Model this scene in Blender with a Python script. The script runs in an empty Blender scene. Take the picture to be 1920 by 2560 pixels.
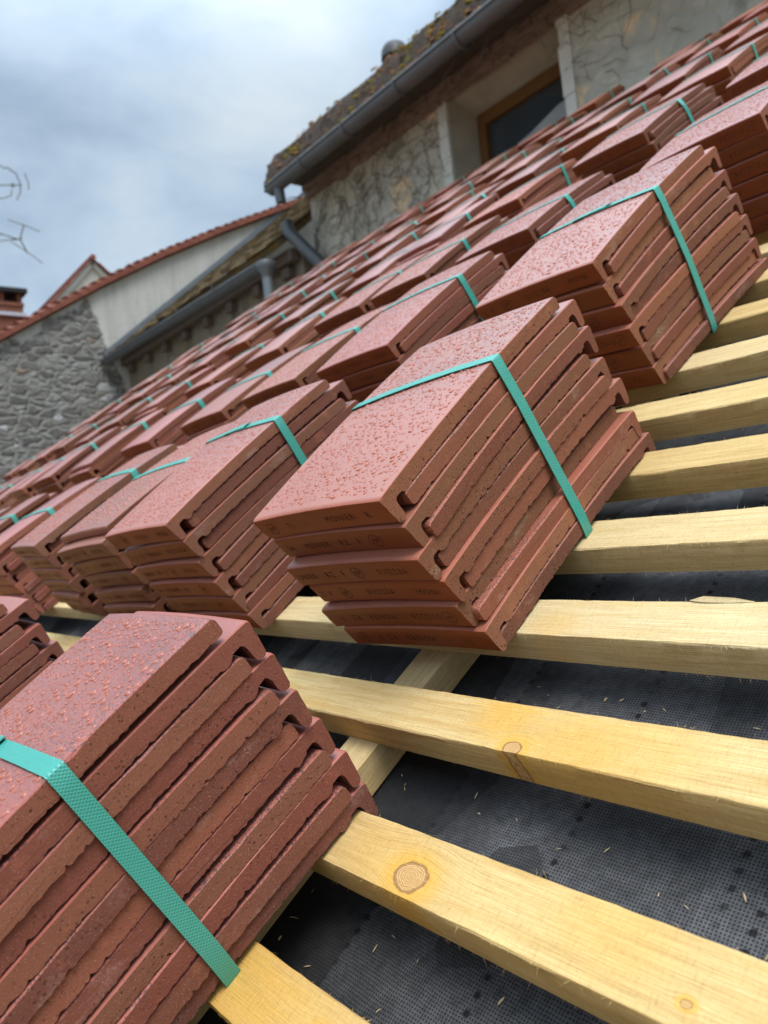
import bpy, bmesh, math, random
from mathutils import Vector, Matrix, noise

rnd = random.Random(7)
scene = bpy.context.scene
COL = scene.collection
PITCH = math.radians(33.0)                       # slope of the roof being tiled
CP, SP = math.cos(PITCH), math.sin(PITCH)


def RW(u, v, n):
    """roof coordinates (along the battens, up the slope, out of the roof) -> world"""
    return Vector((u, v * CP - n * SP, v * SP + n * CP))


# ----------------------------------------------------------------- object helpers
def prop(o, label=None, cat=None, group=None, kind=None):
    if label: o['label'] = label
    if cat: o['category'] = cat
    if group: o['group'] = group
    if kind: o['kind'] = kind
    return o


def link(o, parent=None):
    COL.objects.link(o)
    if parent is not None:
        o.parent = parent
    return o


def empty(name, loc=(0, 0, 0), rot=(0, 0, 0)):
    o = bpy.data.objects.new(name, None)
    o.location = loc
    o.rotation_euler = rot
    o.empty_display_size = 0.05
    return link(o)


def obj(name, me, mats=(), parent=None):
    o = bpy.data.objects.new(name, me)
    for m in mats:
        if m.name not in [x.name for x in me.materials if x]:
            me.materials.append(m)
    return link(o, parent)


class MB:
    """collects verts and faces for one mesh"""
    def __init__(self):
        self.v, self.f, self.m = [], [], []

    def add(self, vs, fs, mi=0):
        b = len(self.v)
        self.v += [tuple(p) for p in vs]
        for f in fs:
            self.f.append([b + i for i in f])
            self.m.append(mi)

    def box(self, x0, x1, y0, y1, z0, z1, mi=0, M=None):
        vs = [Vector(p) for p in ((x0, y0, z0), (x1, y0, z0), (x1, y1, z0), (x0, y1, z0),
                                  (x0, y0, z1), (x1, y0, z1), (x1, y1, z1), (x0, y1, z1))]
        if M: vs = [M @ p for p in vs]
        self.add(vs, [(0, 3, 2, 1), (4, 5, 6, 7), (0, 1, 5, 4), (1, 2, 6, 5), (2, 3, 7, 6), (3, 0, 4, 7)], mi)

    def tube(self, pts, r, seg=8, mi=0, cap=True):
        pts = [Vector(p) for p in pts]
        rs = r if isinstance(r, (list, tuple)) else [r] * len(pts)
        rings = []
        up = None
        for i, p in enumerate(pts):
            t = (pts[min(i + 1, len(pts) - 1)] - pts[max(i - 1, 0)]).normalized()
            if up is None:
                up = Vector((0, 0, 1)) if abs(t.z) < .9 else Vector((1, 0, 0))
            a = t.cross(up).normalized()
            b = a.cross(t).normalized()
            up = b
            rings.append([p + (a * math.cos(2 * math.pi * k / seg) + b * math.sin(2 * math.pi * k / seg)) * rs[i] for k in range(seg)])
        vs = [q for ring in rings for q in ring]
        fs = []
        for i in range(len(pts) - 1):
            for k in range(seg):
                k2 = (k + 1) % seg
                fs.append((i * seg + k, i * seg + k2, (i + 1) * seg + k2, (i + 1) * seg + k))
        if cap:
            fs.append(tuple(range(seg))[::-1])
            fs.append(tuple((len(pts) - 1) * seg + k for k in range(seg)))
        self.add(vs, fs, mi)

    def mesh(self, name, smooth=None):
        me = bpy.data.meshes.new(name)
        me.from_pydata(self.v, [], self.f)
        me.polygons.foreach_set('material_index', self.m)
        bm = bmesh.new(); bm.from_mesh(me)
        bmesh.ops.recalc_face_normals(bm, faces=bm.faces)
        bm.to_mesh(me); bm.free()
        if smooth is not None:
            me.polygons.foreach_set('use_smooth', [True] * len(me.polygons))
            me.set_sharp_from_angle(angle=math.radians(smooth))
        me.update()
        return me


# ----------------------------------------------------------------- material helpers
class NT:
    def __init__(self, name):
        self.mat = bpy.data.materials.new(name)
        self.mat.use_nodes = True
        self.t = self.mat.node_tree
        self.t.nodes.clear()
        self.out = self.n('ShaderNodeOutputMaterial')
        self.p = self.n('ShaderNodeBsdfPrincipled')
        self.l(self.p.outputs[0], self.out.inputs[0])

    def n(self, typ, **kw):
        nd = self.t.nodes.new(typ)
        for k, v in kw.items():
            setattr(nd, k, v)
        return nd

    def l(self, a, b):
        self.t.links.new(a, b)

    def set(self, nd, key, val):
        s = nd.inputs[key]
        if hasattr(val, 'links') or hasattr(val, 'is_linked'):
            self.l(val, s)
        else:
            s.default_value = val

    def coords(self, kind='Object'):
        return self.n('ShaderNodeTexCoord').outputs[kind]

    def mapping(self, vec, scale=(1, 1, 1), loc=(0, 0, 0), rot=(0, 0, 0)):
        m = self.n('ShaderNodeMapping')
        self.l(vec, m.inputs['Vector'])
        m.inputs['Scale'].default_value = scale
        m.inputs['Rotation'].default_value = rot
        self.set(m, 'Location', loc)
        return m.outputs[0]

    def noise(self, vec, scale=5, detail=4, rough=.55, dist=0, out='Fac'):
        nd = self.n('ShaderNodeTexNoise')
        self.l(vec, nd.inputs['Vector'])
        nd.inputs['Scale'].default_value = scale
        nd.inputs['Detail'].default_value = detail
        nd.inputs['Roughness'].default_value = rough
        nd.inputs['Distortion'].default_value = dist
        return nd.outputs[out]

    def voro(self, vec, scale=5, feature='F1', out='Distance', rand=1.0, metric='EUCLIDEAN'):
        nd = self.n('ShaderNodeTexVoronoi', feature=feature)
        if feature != 'DISTANCE_TO_EDGE':
            nd.distance = metric
        self.l(vec, nd.inputs['Vector'])
        nd.inputs['Scale'].default_value = scale
        nd.inputs['Randomness'].default_value = rand
        return nd.outputs[out]

    def math(self, op, a, b=None, c=None, clamp=False):
        nd = self.n('ShaderNodeMath', operation=op, use_clamp=clamp)
        self.set(nd, 0, a)
        if b is not None: self.set(nd, 1, b)
        if c is not None: self.set(nd, 2, c)
        return nd.outputs[0]

    def rng(self, v, a, b, c=0.0, d=1.0, smooth=False):
        nd = self.n('ShaderNodeMapRange', interpolation_type='SMOOTHSTEP' if smooth else 'LINEAR')
        nd.clamp = True
        self.set(nd, 'Value', v)
        for k, x in (('From Min', a), ('From Max', b), ('To Min', c), ('To Max', d)):
            self.set(nd, k, x)
        return nd.outputs[0]

    def mix(self, f, a, b, mode='MIX'):
        nd = self.n('ShaderNodeMix', data_type='RGBA', blend_type=mode)
        nd.clamp_factor = True
        self.set(nd, 0, f)
        for idx, x in ((6, a), (7, b)):
            if isinstance(x, tuple): x = (*x, 1.0) if len(x) == 3 else x
            self.set(nd, idx, x)
        return nd.outputs[2]

    def ramp(self, f, stops):
        nd = self.n('ShaderNodeValToRGB')
        el = nd.color_ramp.elements
        while len(el) < len(stops): el.new(.5)
        for e, (p, c) in zip(el, stops):
            e.position = p
            e.color = (*c, 1) if len(c) == 3 else c
        self.l(f, nd.inputs[0])
        return nd.outputs[0]

    def bump(self, h, strength=.3, dist=.001, normal=None):
        nd = self.n('ShaderNodeBump')
        nd.inputs['Strength'].default_value = strength
        nd.inputs['Distance'].default_value = dist
        self.l(h, nd.inputs['Height'])
        if normal is not None: self.l(normal, nd.inputs['Normal'])
        return nd.outputs[0]

    def sep(self, vec):
        nd = self.n('ShaderNodeSeparateXYZ')
        self.l(vec, nd.inputs[0])
        return nd.outputs

    def done(self, color=None, rough=None, normal=None, spec=None, metal=None):
        p = self.p
        if color is not None: self.set(p, 'Base Color', (*color, 1) if isinstance(color, tuple) and len(color) == 3 else color)
        if rough is not None: self.set(p, 'Roughness', rough)
        if spec is not None: self.set(p, 'Specular IOR Level', spec)
        if metal is not None: self.set(p, 'Metallic', metal)
        if normal is not None: self.l(normal, p.inputs['Normal'])
        return self.mat

    def rand(self):
        return self.n('ShaderNodeObjectInfo').outputs['Random']

    def inst_coords(self):
        """object coordinates shifted by a per-object random amount"""
        r = self.math('MULTIPLY', self.rand(), 37.0)
        c = self.n('ShaderNodeCombineXYZ')
        self.l(r, c.inputs[0]); self.l(self.math('MULTIPLY', r, 1.7), c.inputs[1])
        a = self.n('ShaderNodeVectorMath', operation='ADD')
        self.l(self.coords(), a.inputs[0]); self.l(c.outputs[0], a.inputs[1])
        return a.outputs[0]


# ----------------------------------------------------------------- clay materials
def clay_smooth():
    N = NT('clay_smooth_face')
    o = N.coords(); q = N.inst_coords(); r = N.rand()
    base = N.ramp(r, [(0, (.295, .085, .053)), (.35, (.335, .102, .064)), (.7, (.365, .117, .074)), (1, (.31, .10, .069))])
    cl = N.noise(q, 14, 5, .6)
    base = N.mix(N.rng(cl, .35, .7, 0, .35), base, (.46, .17, .125))
    base = N.mix(N.rng(N.noise(q, 420, 2, .6), .45, .7, 0, .25), base, (.18, .06, .05))
    # sooty sand speckle over part of the face
    y = N.sep(o)[1]
    zone = N.math('MULTIPLY', N.rng(y, .13, .19, .10, 1, True), N.rng(N.noise(q, 6, 2), .3, .5, .45, 1))
    sp = N.rng(N.noise(q, 620, 2, .7), .51, .57)
    base = N.mix(N.math('MULTIPLY', sp, N.math('MULTIPLY', zone, .85)), base, (.055, .04, .042))
    # pale lime scuffs
    sc = N.math('MULTIPLY', N.rng(N.noise(N.mapping(q, (1, .5, 1)), 60, 4, .7), .66, .74), N.rng(N.noise(q, 9, 2), .55, .66))
    base = N.mix(N.math('MULTIPLY', sc, .7), base, (.62, .5, .45))
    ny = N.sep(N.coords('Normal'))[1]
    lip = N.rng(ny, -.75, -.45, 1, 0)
    lipc = N.mix(N.noise(q, 25, 4), (.215, .055, .016), (.16, .040, .013))  # shade and warm bounce on the down-facing lips, painted as darker brown
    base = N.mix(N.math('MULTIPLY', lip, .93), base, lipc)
    wet = N.rng(N.voro(N.mapping(q, (1, .55, 1)), 240), .0, .35, 1, 0)
    h = N.math('ADD', N.math('MULTIPLY', wet, .6), N.math('MULTIPLY', N.noise(q, 700, 2), .5))
    base = N.mix(1.0, base, N.n('ShaderNodeObjectInfo').outputs['Color'], 'MULTIPLY')
    nz = N.rng(N.sep(N.coords('Normal'))[2], .9, .99)
    N.set(N.p, 'Coat Weight', N.math('MULTIPLY', nz, .45)); N.set(N.p, 'Coat Roughness', .3)
    return N.done(base, N.rng(cl, .3, .7, .42, .56), N.bump(h, .2, .0005), N.math('MULTIPLY', N.rng(nz, 0, 1, .3, 1), .75))


def clay_cut(name, ca, cb, cc, pit=1.0):
    N = NT(name)
    q = N.inst_coords(); r = N.rand()
    base = N.ramp(N.math('FRACT', N.math('MULTIPLY', r, 7.3)), [(0, ca), (.5, cb), (1, cc)])
    base = N.mix(N.rng(N.noise(N.mapping(q, (1, .35, 1)), 18, 4, .6), .4, .66, 0, .5), base, tuple(x * .68 for x in ca))
    base = N.mix(N.rng(N.noise(q, 35, 3, .6), .62, .72, 0, .45), base, tuple(min(1, x * y) for x, y in zip(ca, (1.5, 1.45, 1.35))))
    base = N.mix(N.rng(N.noise(q, 900, 2, .6), .42, .66, 0, .4), base, tuple(x * 1.35 for x in cb))
    base = N.mix(N.rng(N.noise(q, 1300, 1), .66, .74, 0, .6), base, (.5, .33, .24))
    base = N.mix(N.math('MULTIPLY', N.rng(N.noise(N.mapping(q, (1, .4, 1)), 26, 5, .7), .60, .72), N.rng(N.noise(q, 500, 2), .4, .6, .15, .6)), base, (.40, .27, .21))
    # pits left by the cutting wire
    w = N.n('ShaderNodeVectorMath', operation='ADD')
    N.l(q, w.inputs[0])
    dn = N.n('ShaderNodeTexNoise'); N.l(q, dn.inputs['Vector']); dn.inputs['Scale'].default_value = 500
    sc = N.n('ShaderNodeVectorMath', operation='SCALE'); N.l(dn.outputs['Color'], sc.inputs[0]); sc.inputs['Scale'].default_value = .0022
    N.l(sc.outputs[0], w.inputs[1])
    d = N.voro(w.outputs[0], 300)
    keep = N.rng(N.noise(q, 45, 3, .7), .46, .62)
    rnd_c = N.sep(N.voro(w.outputs[0], 300, out='Color'))[0]
    keep2 = N.math('MULTIPLY', keep, N.math('GREATER_THAN', rnd_c, .5))
    pits = N.math('MULTIPLY', N.rng(d, .2, .3, 1, 0), keep2)
    d2 = N.voro(N.mapping(w.outputs[0], (1, .6, 1.4)), 560)
    pits = N.math('MAXIMUM', pits, N.math('MULTIPLY', N.rng(d2, .12, .24, .8, 0), N.math('GREATER_THAN', N.sep(N.voro(N.mapping(w.outputs[0], (1, .6, 1.4)), 560, out='Color'))[1], .62)))
    pits = N.math('MULTIPLY', pits, pit)
    base = N.mix(N.math('MULTIPLY', pits, .85), base, (.045, .02, .014))
    h = N.math('SUBTRACT', N.noise(q, 480, 4, .7), N.math('MULTIPLY', pits, 1.4))
    base = N.mix(1.0, base, N.n('ShaderNodeObjectInfo').outputs['Color'], 'MULTIPLY')
    return N.done(base, .85, N.bump(h, .55, .0007), .25)


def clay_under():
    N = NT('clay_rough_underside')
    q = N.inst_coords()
    base = N.mix(N.noise(q, 60, 4), (.11, .04, .03), (.17, .062, .046))  # darkened in the colour to deepen the shade in the gaps
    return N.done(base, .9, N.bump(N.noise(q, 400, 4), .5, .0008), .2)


def plain(name, color, rough=.6, spec=.4, metal=0.0, vary=.15, scale=20, bump=.1, bdist=.002):
    N = NT(name)
    c = N.coords()
    f = N.noise(c, scale, 5, .6)
    a = tuple(x * (1 - vary) for x in color); b = tuple(min(1, x * (1 + vary)) for x in color)
    return N.done(N.mix(f, a, b), rough, N.bump(N.noise(c, scale * 6, 3), bump, bdist), spec, metal)


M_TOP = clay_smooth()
M_CUT_BROWN = clay_cut('clay_wire_cut_brown', (.25, .096, .053), (.175, .068, .039), (.30, .12, .066))
M_CUT_RED = clay_cut('clay_wire_cut_red', (.215, .074, .044), (.155, .054, .034), (.25, .088, .053), .7)
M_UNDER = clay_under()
M_LETTER_SHADE = plain('clay_stamped_letter', (.045, .016, .010), .9, .1)  # dark fill paints the shade inside pressed letters
M_LETTER_LIT = plain('clay_stamped_letter_lit_edge', (.36, .16, .10), .8, .2)  # painted highlight, set off behind the dark letters
CLAY = (M_TOP, M_CUT_BROWN, M_CUT_RED, M_UNDER, M_LETTER_SHADE, M_LETTER_LIT)


def strap_mat():
    N = NT('teal_woven_strap')
    uv = N.n('ShaderNodeUVMap').outputs[0]
    def diag(rot):
        w = N.n('ShaderNodeTexWave', wave_type='BANDS', bands_direction='X', wave_profile='SIN')
        N.l(N.mapping(uv, (1, 1, 1), rot=(0, 0, rot)), w.inputs['Vector'])
        w.inputs['Scale'].default_value = 170
        return w.outputs['Fac']
    h = N.math('MULTIPLY', diag(math.radians(38)), diag(math.radians(-38)))
    h = N.rng(h, .15, .5)
    col = N.mix(h, (.055, .36, .285), (.02, .215, .17))
    col = N.mix(N.rng(N.noise(N.coords(), 60, 3), .4, .7, 0, .3), col, (.06, .34, .30))
    return N.done(col, .34, N.bump(h, .5, .0005), .6)


M_STRAP = strap_mat()


def drop_mat():
    """a bead of rain on wet clay: opaque, clay colour and gathered light painted in, sharp gloss on top"""
    N = NT('water_drop')
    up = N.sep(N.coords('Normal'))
    # light gathered in the bead is painted: orange one side, dark the other
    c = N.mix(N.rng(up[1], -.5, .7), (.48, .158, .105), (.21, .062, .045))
    N.set(N.p, 'IOR', 1.38)
    N.set(N.p, 'Coat Weight', .12); N.set(N.p, 'Coat Roughness', .05)
    return N.done(c, .16, None, .45)


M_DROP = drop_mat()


def wood_mat(name, light=(.69, .49, .215), dark=(.57, .35, .12), stain=(.64, .36, .08), knots=(), stains=(), seed=0, grain=1.0):
    """sawn softwood; object x runs along the grain; knots = (x, y, radius) in object space"""
    N = NT(name)
    o = N.coords()
    s = N.sep(o)
    rnd_off = N.math('MULTIPLY', N.rand(), 19.0)
    cx = N.n('ShaderNodeCombineXYZ')
    ydist = s[1]; col_k = None; masks = []
    for (kx, ky, kr) in knots:
        dx = N.math('DIVIDE', N.math('SUBTRACT', s[0], kx), kr * 1.25)
        dy = N.math('DIVIDE', N.math('SUBTRACT', s[1], ky), kr * .95)
        wob = N.math('MULTIPLY', N.math('SUBTRACT', N.noise(o, 90, 2), .5), .5)
        d = N.math('ADD', N.math('SQRT', N.math('ADD', N.math('MULTIPLY', dx, dx), N.math('MULTIPLY', dy, dy))), wob)
        # grain flows round the knot
        push = N.math('MULTIPLY', N.math('MULTIPLY', N.math('EXPONENT', N.math('MULTIPLY', N.math('MULTIPLY', d, d), -.22)), dy), kr * .8)
        ydist = N.math('SUBTRACT', ydist, push)
        masks.append(d)
    N.l(N.math('ADD', s[0], rnd_off), cx.inputs[0]); N.l(ydist, cx.inputs[1]); N.l(s[2], cx.inputs[2])
    g = cx.outputs[0]
    f1 = N.noise(N.mapping(g, (2.2, 62, 62), (seed, seed * 2, 0)), 3.2, 5, .62, .5)
    f2 = N.noise(N.mapping(g, (7, 330, 330)), 3, 3, .6)
    big = N.noise(N.mapping(g, (2.2, 7, 7), (seed * 3, 0, seed)), 2.0, 3)
    base = N.mix(N.rng(f1, .36, .68), light, dark)
    base = N.mix(N.rng(f2, .4, .66, 0, .5 * grain), base, tuple(x * .72 for x in dark))
    base = N.mix(N.rng(big, .56, .76, 0, .35), base, stain)
    base = N.mix(N.rng(N.noise(N.mapping(g, (3, 9, 9), (4 + seed, 1, 0)), 2.5, 3), .56, .75, 0, .45), base, tuple(min(1, x * 1.15) for x in light))
    for (sx, sy, sr, amt) in stains:
        dx = N.math('DIVIDE', N.math('SUBTRACT', s[0], sx), sr * 1.5)
        dy = N.math('DIVIDE', N.math('SUBTRACT', s[1], sy), sr)
        d = N.math('SQRT', N.math('ADD', N.math('MULTIPLY', dx, dx), N.math('MULTIPLY', dy, dy)))
        d = N.math('ADD', d, N.math('MULTIPLY', N.math('SUBTRACT', f1, .5), 1.6))
        base = N.mix(N.rng(d, .3, 1.1, amt, 0, True), base, stain)
    for d in masks:
        ring = N.math('FRACT', N.math('MULTIPLY', d, 7.5))
        ring = N.rng(N.math('ABSOLUTE', N.math('SUBTRACT', ring, .5)), .05, .4)
        kc = N.mix(ring, (.38, .19, .065), (.60, .37, .15))
        halo = N.mix(N.rng(d, 1.0, 2.6, .85, 0, True), base, (.64, .34, .05))
        edge = N.math('MULTIPLY', N.rng(d, .82, .95), N.rng(d, .98, 1.12, 1, 0))
        kc = N.mix(N.rng(d, .92, 1.05), kc, halo)
        base = N.mix(N.math('MULTIPLY', edge, .8), kc, (.20, .085, .03))
    # saw marks and fuzz
    saw = N.noise(N.mapping(o, (260, 60, 60), rot=(0, 0, .5)), 2, 4, .75)
    base = N.mix(N.rng(saw, .50, .72, 0, .42), base, tuple(x * .6 for x in dark))
    base = N.mix(N.rng(N.noise(N.mapping(o, (30, 900, 900)), 2, 2, .7), .55, .7, 0, .4), base, tuple(min(1, x * 1.12) for x in light))
    base = N.mix(N.rng(N.noise(o, 4.5, 4, .65), .58, .75, 0, .35), base, (.42, .34, .22))
    h = N.math('ADD', N.math('MULTIPLY', f2, .6), N.math('ADD', N.math('MULTIPLY', saw, .55), N.math('MULTIPLY', f1, .5)))
    return N.done(base, .78, N.bump(h, 1.0, .0013), .25)


def membrane_mat():
    N = NT('woven_underlay')
    o = N.coords(); s = N.sep(o)
    dis = N.math('ADD', N.math('MULTIPLY', N.math('SUBTRACT', N.noise(o, 22, 2), .5), .004), N.math('MULTIPLY', N.math('SUBTRACT', N.noise(o, 260, 2), .5), .0012))
    def lines(c, off):
        f = N.math('FRACT', N.math('DIVIDE', N.math('ADD', N.math('ADD', c, dis), 50.0 + off), .0023))
        return N.rng(N.math('ABSOLUTE', N.math('SUBTRACT', f, .5)), .16, .34)      # 1 = thread
    a, b = lines(s[0], 0), lines(s[1], .0007)
    thread = N.math('MAXIMUM', a, b)
    # lighter and darker printed panels, laid along the cloth
    px = N.math('FLOOR', N.math('DIVIDE', N.math('ADD', s[0], 40.032), .092))
    py = N.math('FLOOR', N.math('DIVIDE', N.math('ADD', s[1], 40.055), .21))
    cc = N.n('ShaderNodeCombineXYZ'); N.l(px, cc.inputs[0]); N.l(py, cc.inputs[1])
    wn = N.n('ShaderNodeTexWhiteNoise', noise_dimensions='2D'); N.l(cc.outputs[0], wn.inputs['Vector'])
    panel = N.rng(wn.outputs['Value'], .0, 1, 0, 1)
    right = N.rng(s[0], -.04, .055, 0, 1)
    panel = N.math('MAXIMUM', N.math('MULTIPLY', panel, .55), N.rng(right, .5, 1, 0, .95))
    # narrow stripes printed up the slope
    sx = N.math('FLOOR', N.math('DIVIDE', N.math('ADD', s[0], 30.0), .031))
    wn2 = N.n('ShaderNodeTexWhiteNoise', noise_dimensions='1D'); N.l(sx, wn2.inputs['W'])
    stripe = N.math('MULTIPLY', N.math('GREATER_THAN', wn2.outputs['Value'], .55), N.rng(s[0], -.135, -.15, 0, .8))
    panel = N.math('MAXIMUM', panel, stripe)
    shard = N.sep(N.voro(N.mapping(o, (1, .62, 1), rot=(0, 0, .55)), 8.5, 'F1', 'Color', 1.0, 'MANHATTAN'))[0]
    panel = N.math('MULTIPLY', panel, N.rng(shard, .25, .75, .35, 1.1))
    panel = N.math('ADD', panel, N.math('MULTIPLY', N.math('GREATER_THAN', shard, .86), .35))
    lo = N.mix(panel, (.008, .008, .0085), (.017, .0175, .020))
    hi = N.mix(panel, (.024, .024, .025), (.122, .122, .128))
    col = N.mix(N.math('MULTIPLY', thread, N.rng(N.noise(o, 90, 4, .8), .3, .6, .35, 1)), lo, hi)
    col = N.mix(N.rng(N.noise(o, 9, 4, .6), .45, .72, 0, .4), col, (.018, .019, .022))
    # rows of dark printed dots
    def dots(u0, ph):
        du = N.math('DIVIDE', N.math('SUBTRACT', s[0], u0), .0028)
        fv = N.math('SUBTRACT', N.math('FRACT', N.math('DIVIDE', N.math('ADD', s[1], 10 + ph), .01135)), .5)
        dv = N.math('DIVIDE', N.math('MULTIPLY', fv, .01135), .0026)
        d = N.math('SQRT', N.math('ADD', N.math('MULTIPLY', du, du), N.math('MULTIPLY', dv, dv)))
        d = N.math('ADD', d, N.math('MULTIPLY', N.math('SUBTRACT', N.noise(o, 420, 2), .5), 1.1))
        return N.math('MULTIPLY', N.rng(d, .6, 1.2, .9, 0), N.rng(N.noise(o, 30, 2), .4, .55, .45, 1))
    for u0, ph in ((.101, 0), (.211, .004), (.2295, .001), (-.012, .003)):
        col = N.mix(dots(u0, ph), col, (.004, .004, .005))
    dust = N.math('MULTIPLY', N.rng(N.noise(o, 800, 2), .72, .78), N.rng(N.noise(o, 14, 3), .5, .65))
    col = N.mix(N.math('MULTIPLY', dust, .55), col, (.36, .33, .27))
    h = N.math('ADD', thread, N.math('MULTIPLY', N.noise(o, 25, 2), .4))
    return N.done(col, .8, N.bump(h, .5, .0006), .22)


# ----------------------------------------------------------------- roof tile mesh
W, L, T = .184, .295, .0128          # width, length, thickness
HD = .0140                            # how far the lip drops below the underside
CAMBER, CROWN = .0042, .0022


def sag(x, y):
    return CAMBER * (1 - ((y - L / 2) / (L / 2)) ** 2) + CROWN * (1 - (2 * x / W) ** 2)


def nose_y(z):
    return .0006 + .0046 * max(0, min(1, (T - .003 - z) / (T - .003 + HD)))


_glyphs = {}


def glyph(ch):
    if ch in _glyphs: return _glyphs[ch]
    cu = bpy.data.curves.new('glyph', 'FONT')
    cu.body = ch; cu.size = 1.0; cu.resolution_u = 2
    ob = bpy.data.objects.new('glyph', cu); COL.objects.link(ob)
    dg = bpy.context.evaluated_depsgraph_get(); dg.update()
    me = ob.evaluated_get(dg).to_mesh()
    vs = [(v.co.x, v.co.y) for v in me.vertices]
    fs = [tuple(p.vertices) for p in me.polygons]
    adv = (max([v[0] for v in vs]) + .11) if vs else .3
    ob.evaluated_get(dg).to_mesh_clear()
    bpy.data.objects.remove(ob); bpy.data.curves.remove(cu)
    _glyphs[ch] = (vs, fs, adv)
    return _glyphs[ch]


def stamp_layout(items):
    """items: (text, start x) -> list of flat shapes on the lip face (x, z)"""
    out = []
    S, zc = .0098, (T - HD) / 2 - .0034
    for text, x0 in items:
        if text == '@':                                      # circled certification mark
            c = (x0 + .0075, zc + .0033); R0, R1 = .0072, .0065
            vs, fs = [], []
            for k in range(28):
                a = 2 * math.pi * k / 28
                vs += [(c[0] + R0 * math.cos(a), c[1] + R0 * math.sin(a)), (c[0] + R1 * math.cos(a), c[1] + R1 * math.sin(a))]
            for k in range(28):
                a, b = 2 * k, 2 * ((k + 1) % 28)
                fs.append((a, b, b + 1, a + 1))
            out.append((vs, fs))
            x = x0 + .0028
            for ch in 'NF':
                gv, gf, adv = glyph(ch)
                out.append(([(x + (p[0] + p[1] * .22) * .0068, zc + .0010 + p[1] * .0068) for p in gv], gf))
                x += adv * .0066
            continue
        x = x0
        for ch in text:
            if ch == ' ':
                x += .0042; continue
            gv, gf, adv = glyph(ch)
            vs = [(x + p[0] * S * .88, zc + p[1] * S) for p in gv]
            x += adv * S * .88 + .0006
            out.append((vs, gf))
    return out


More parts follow.
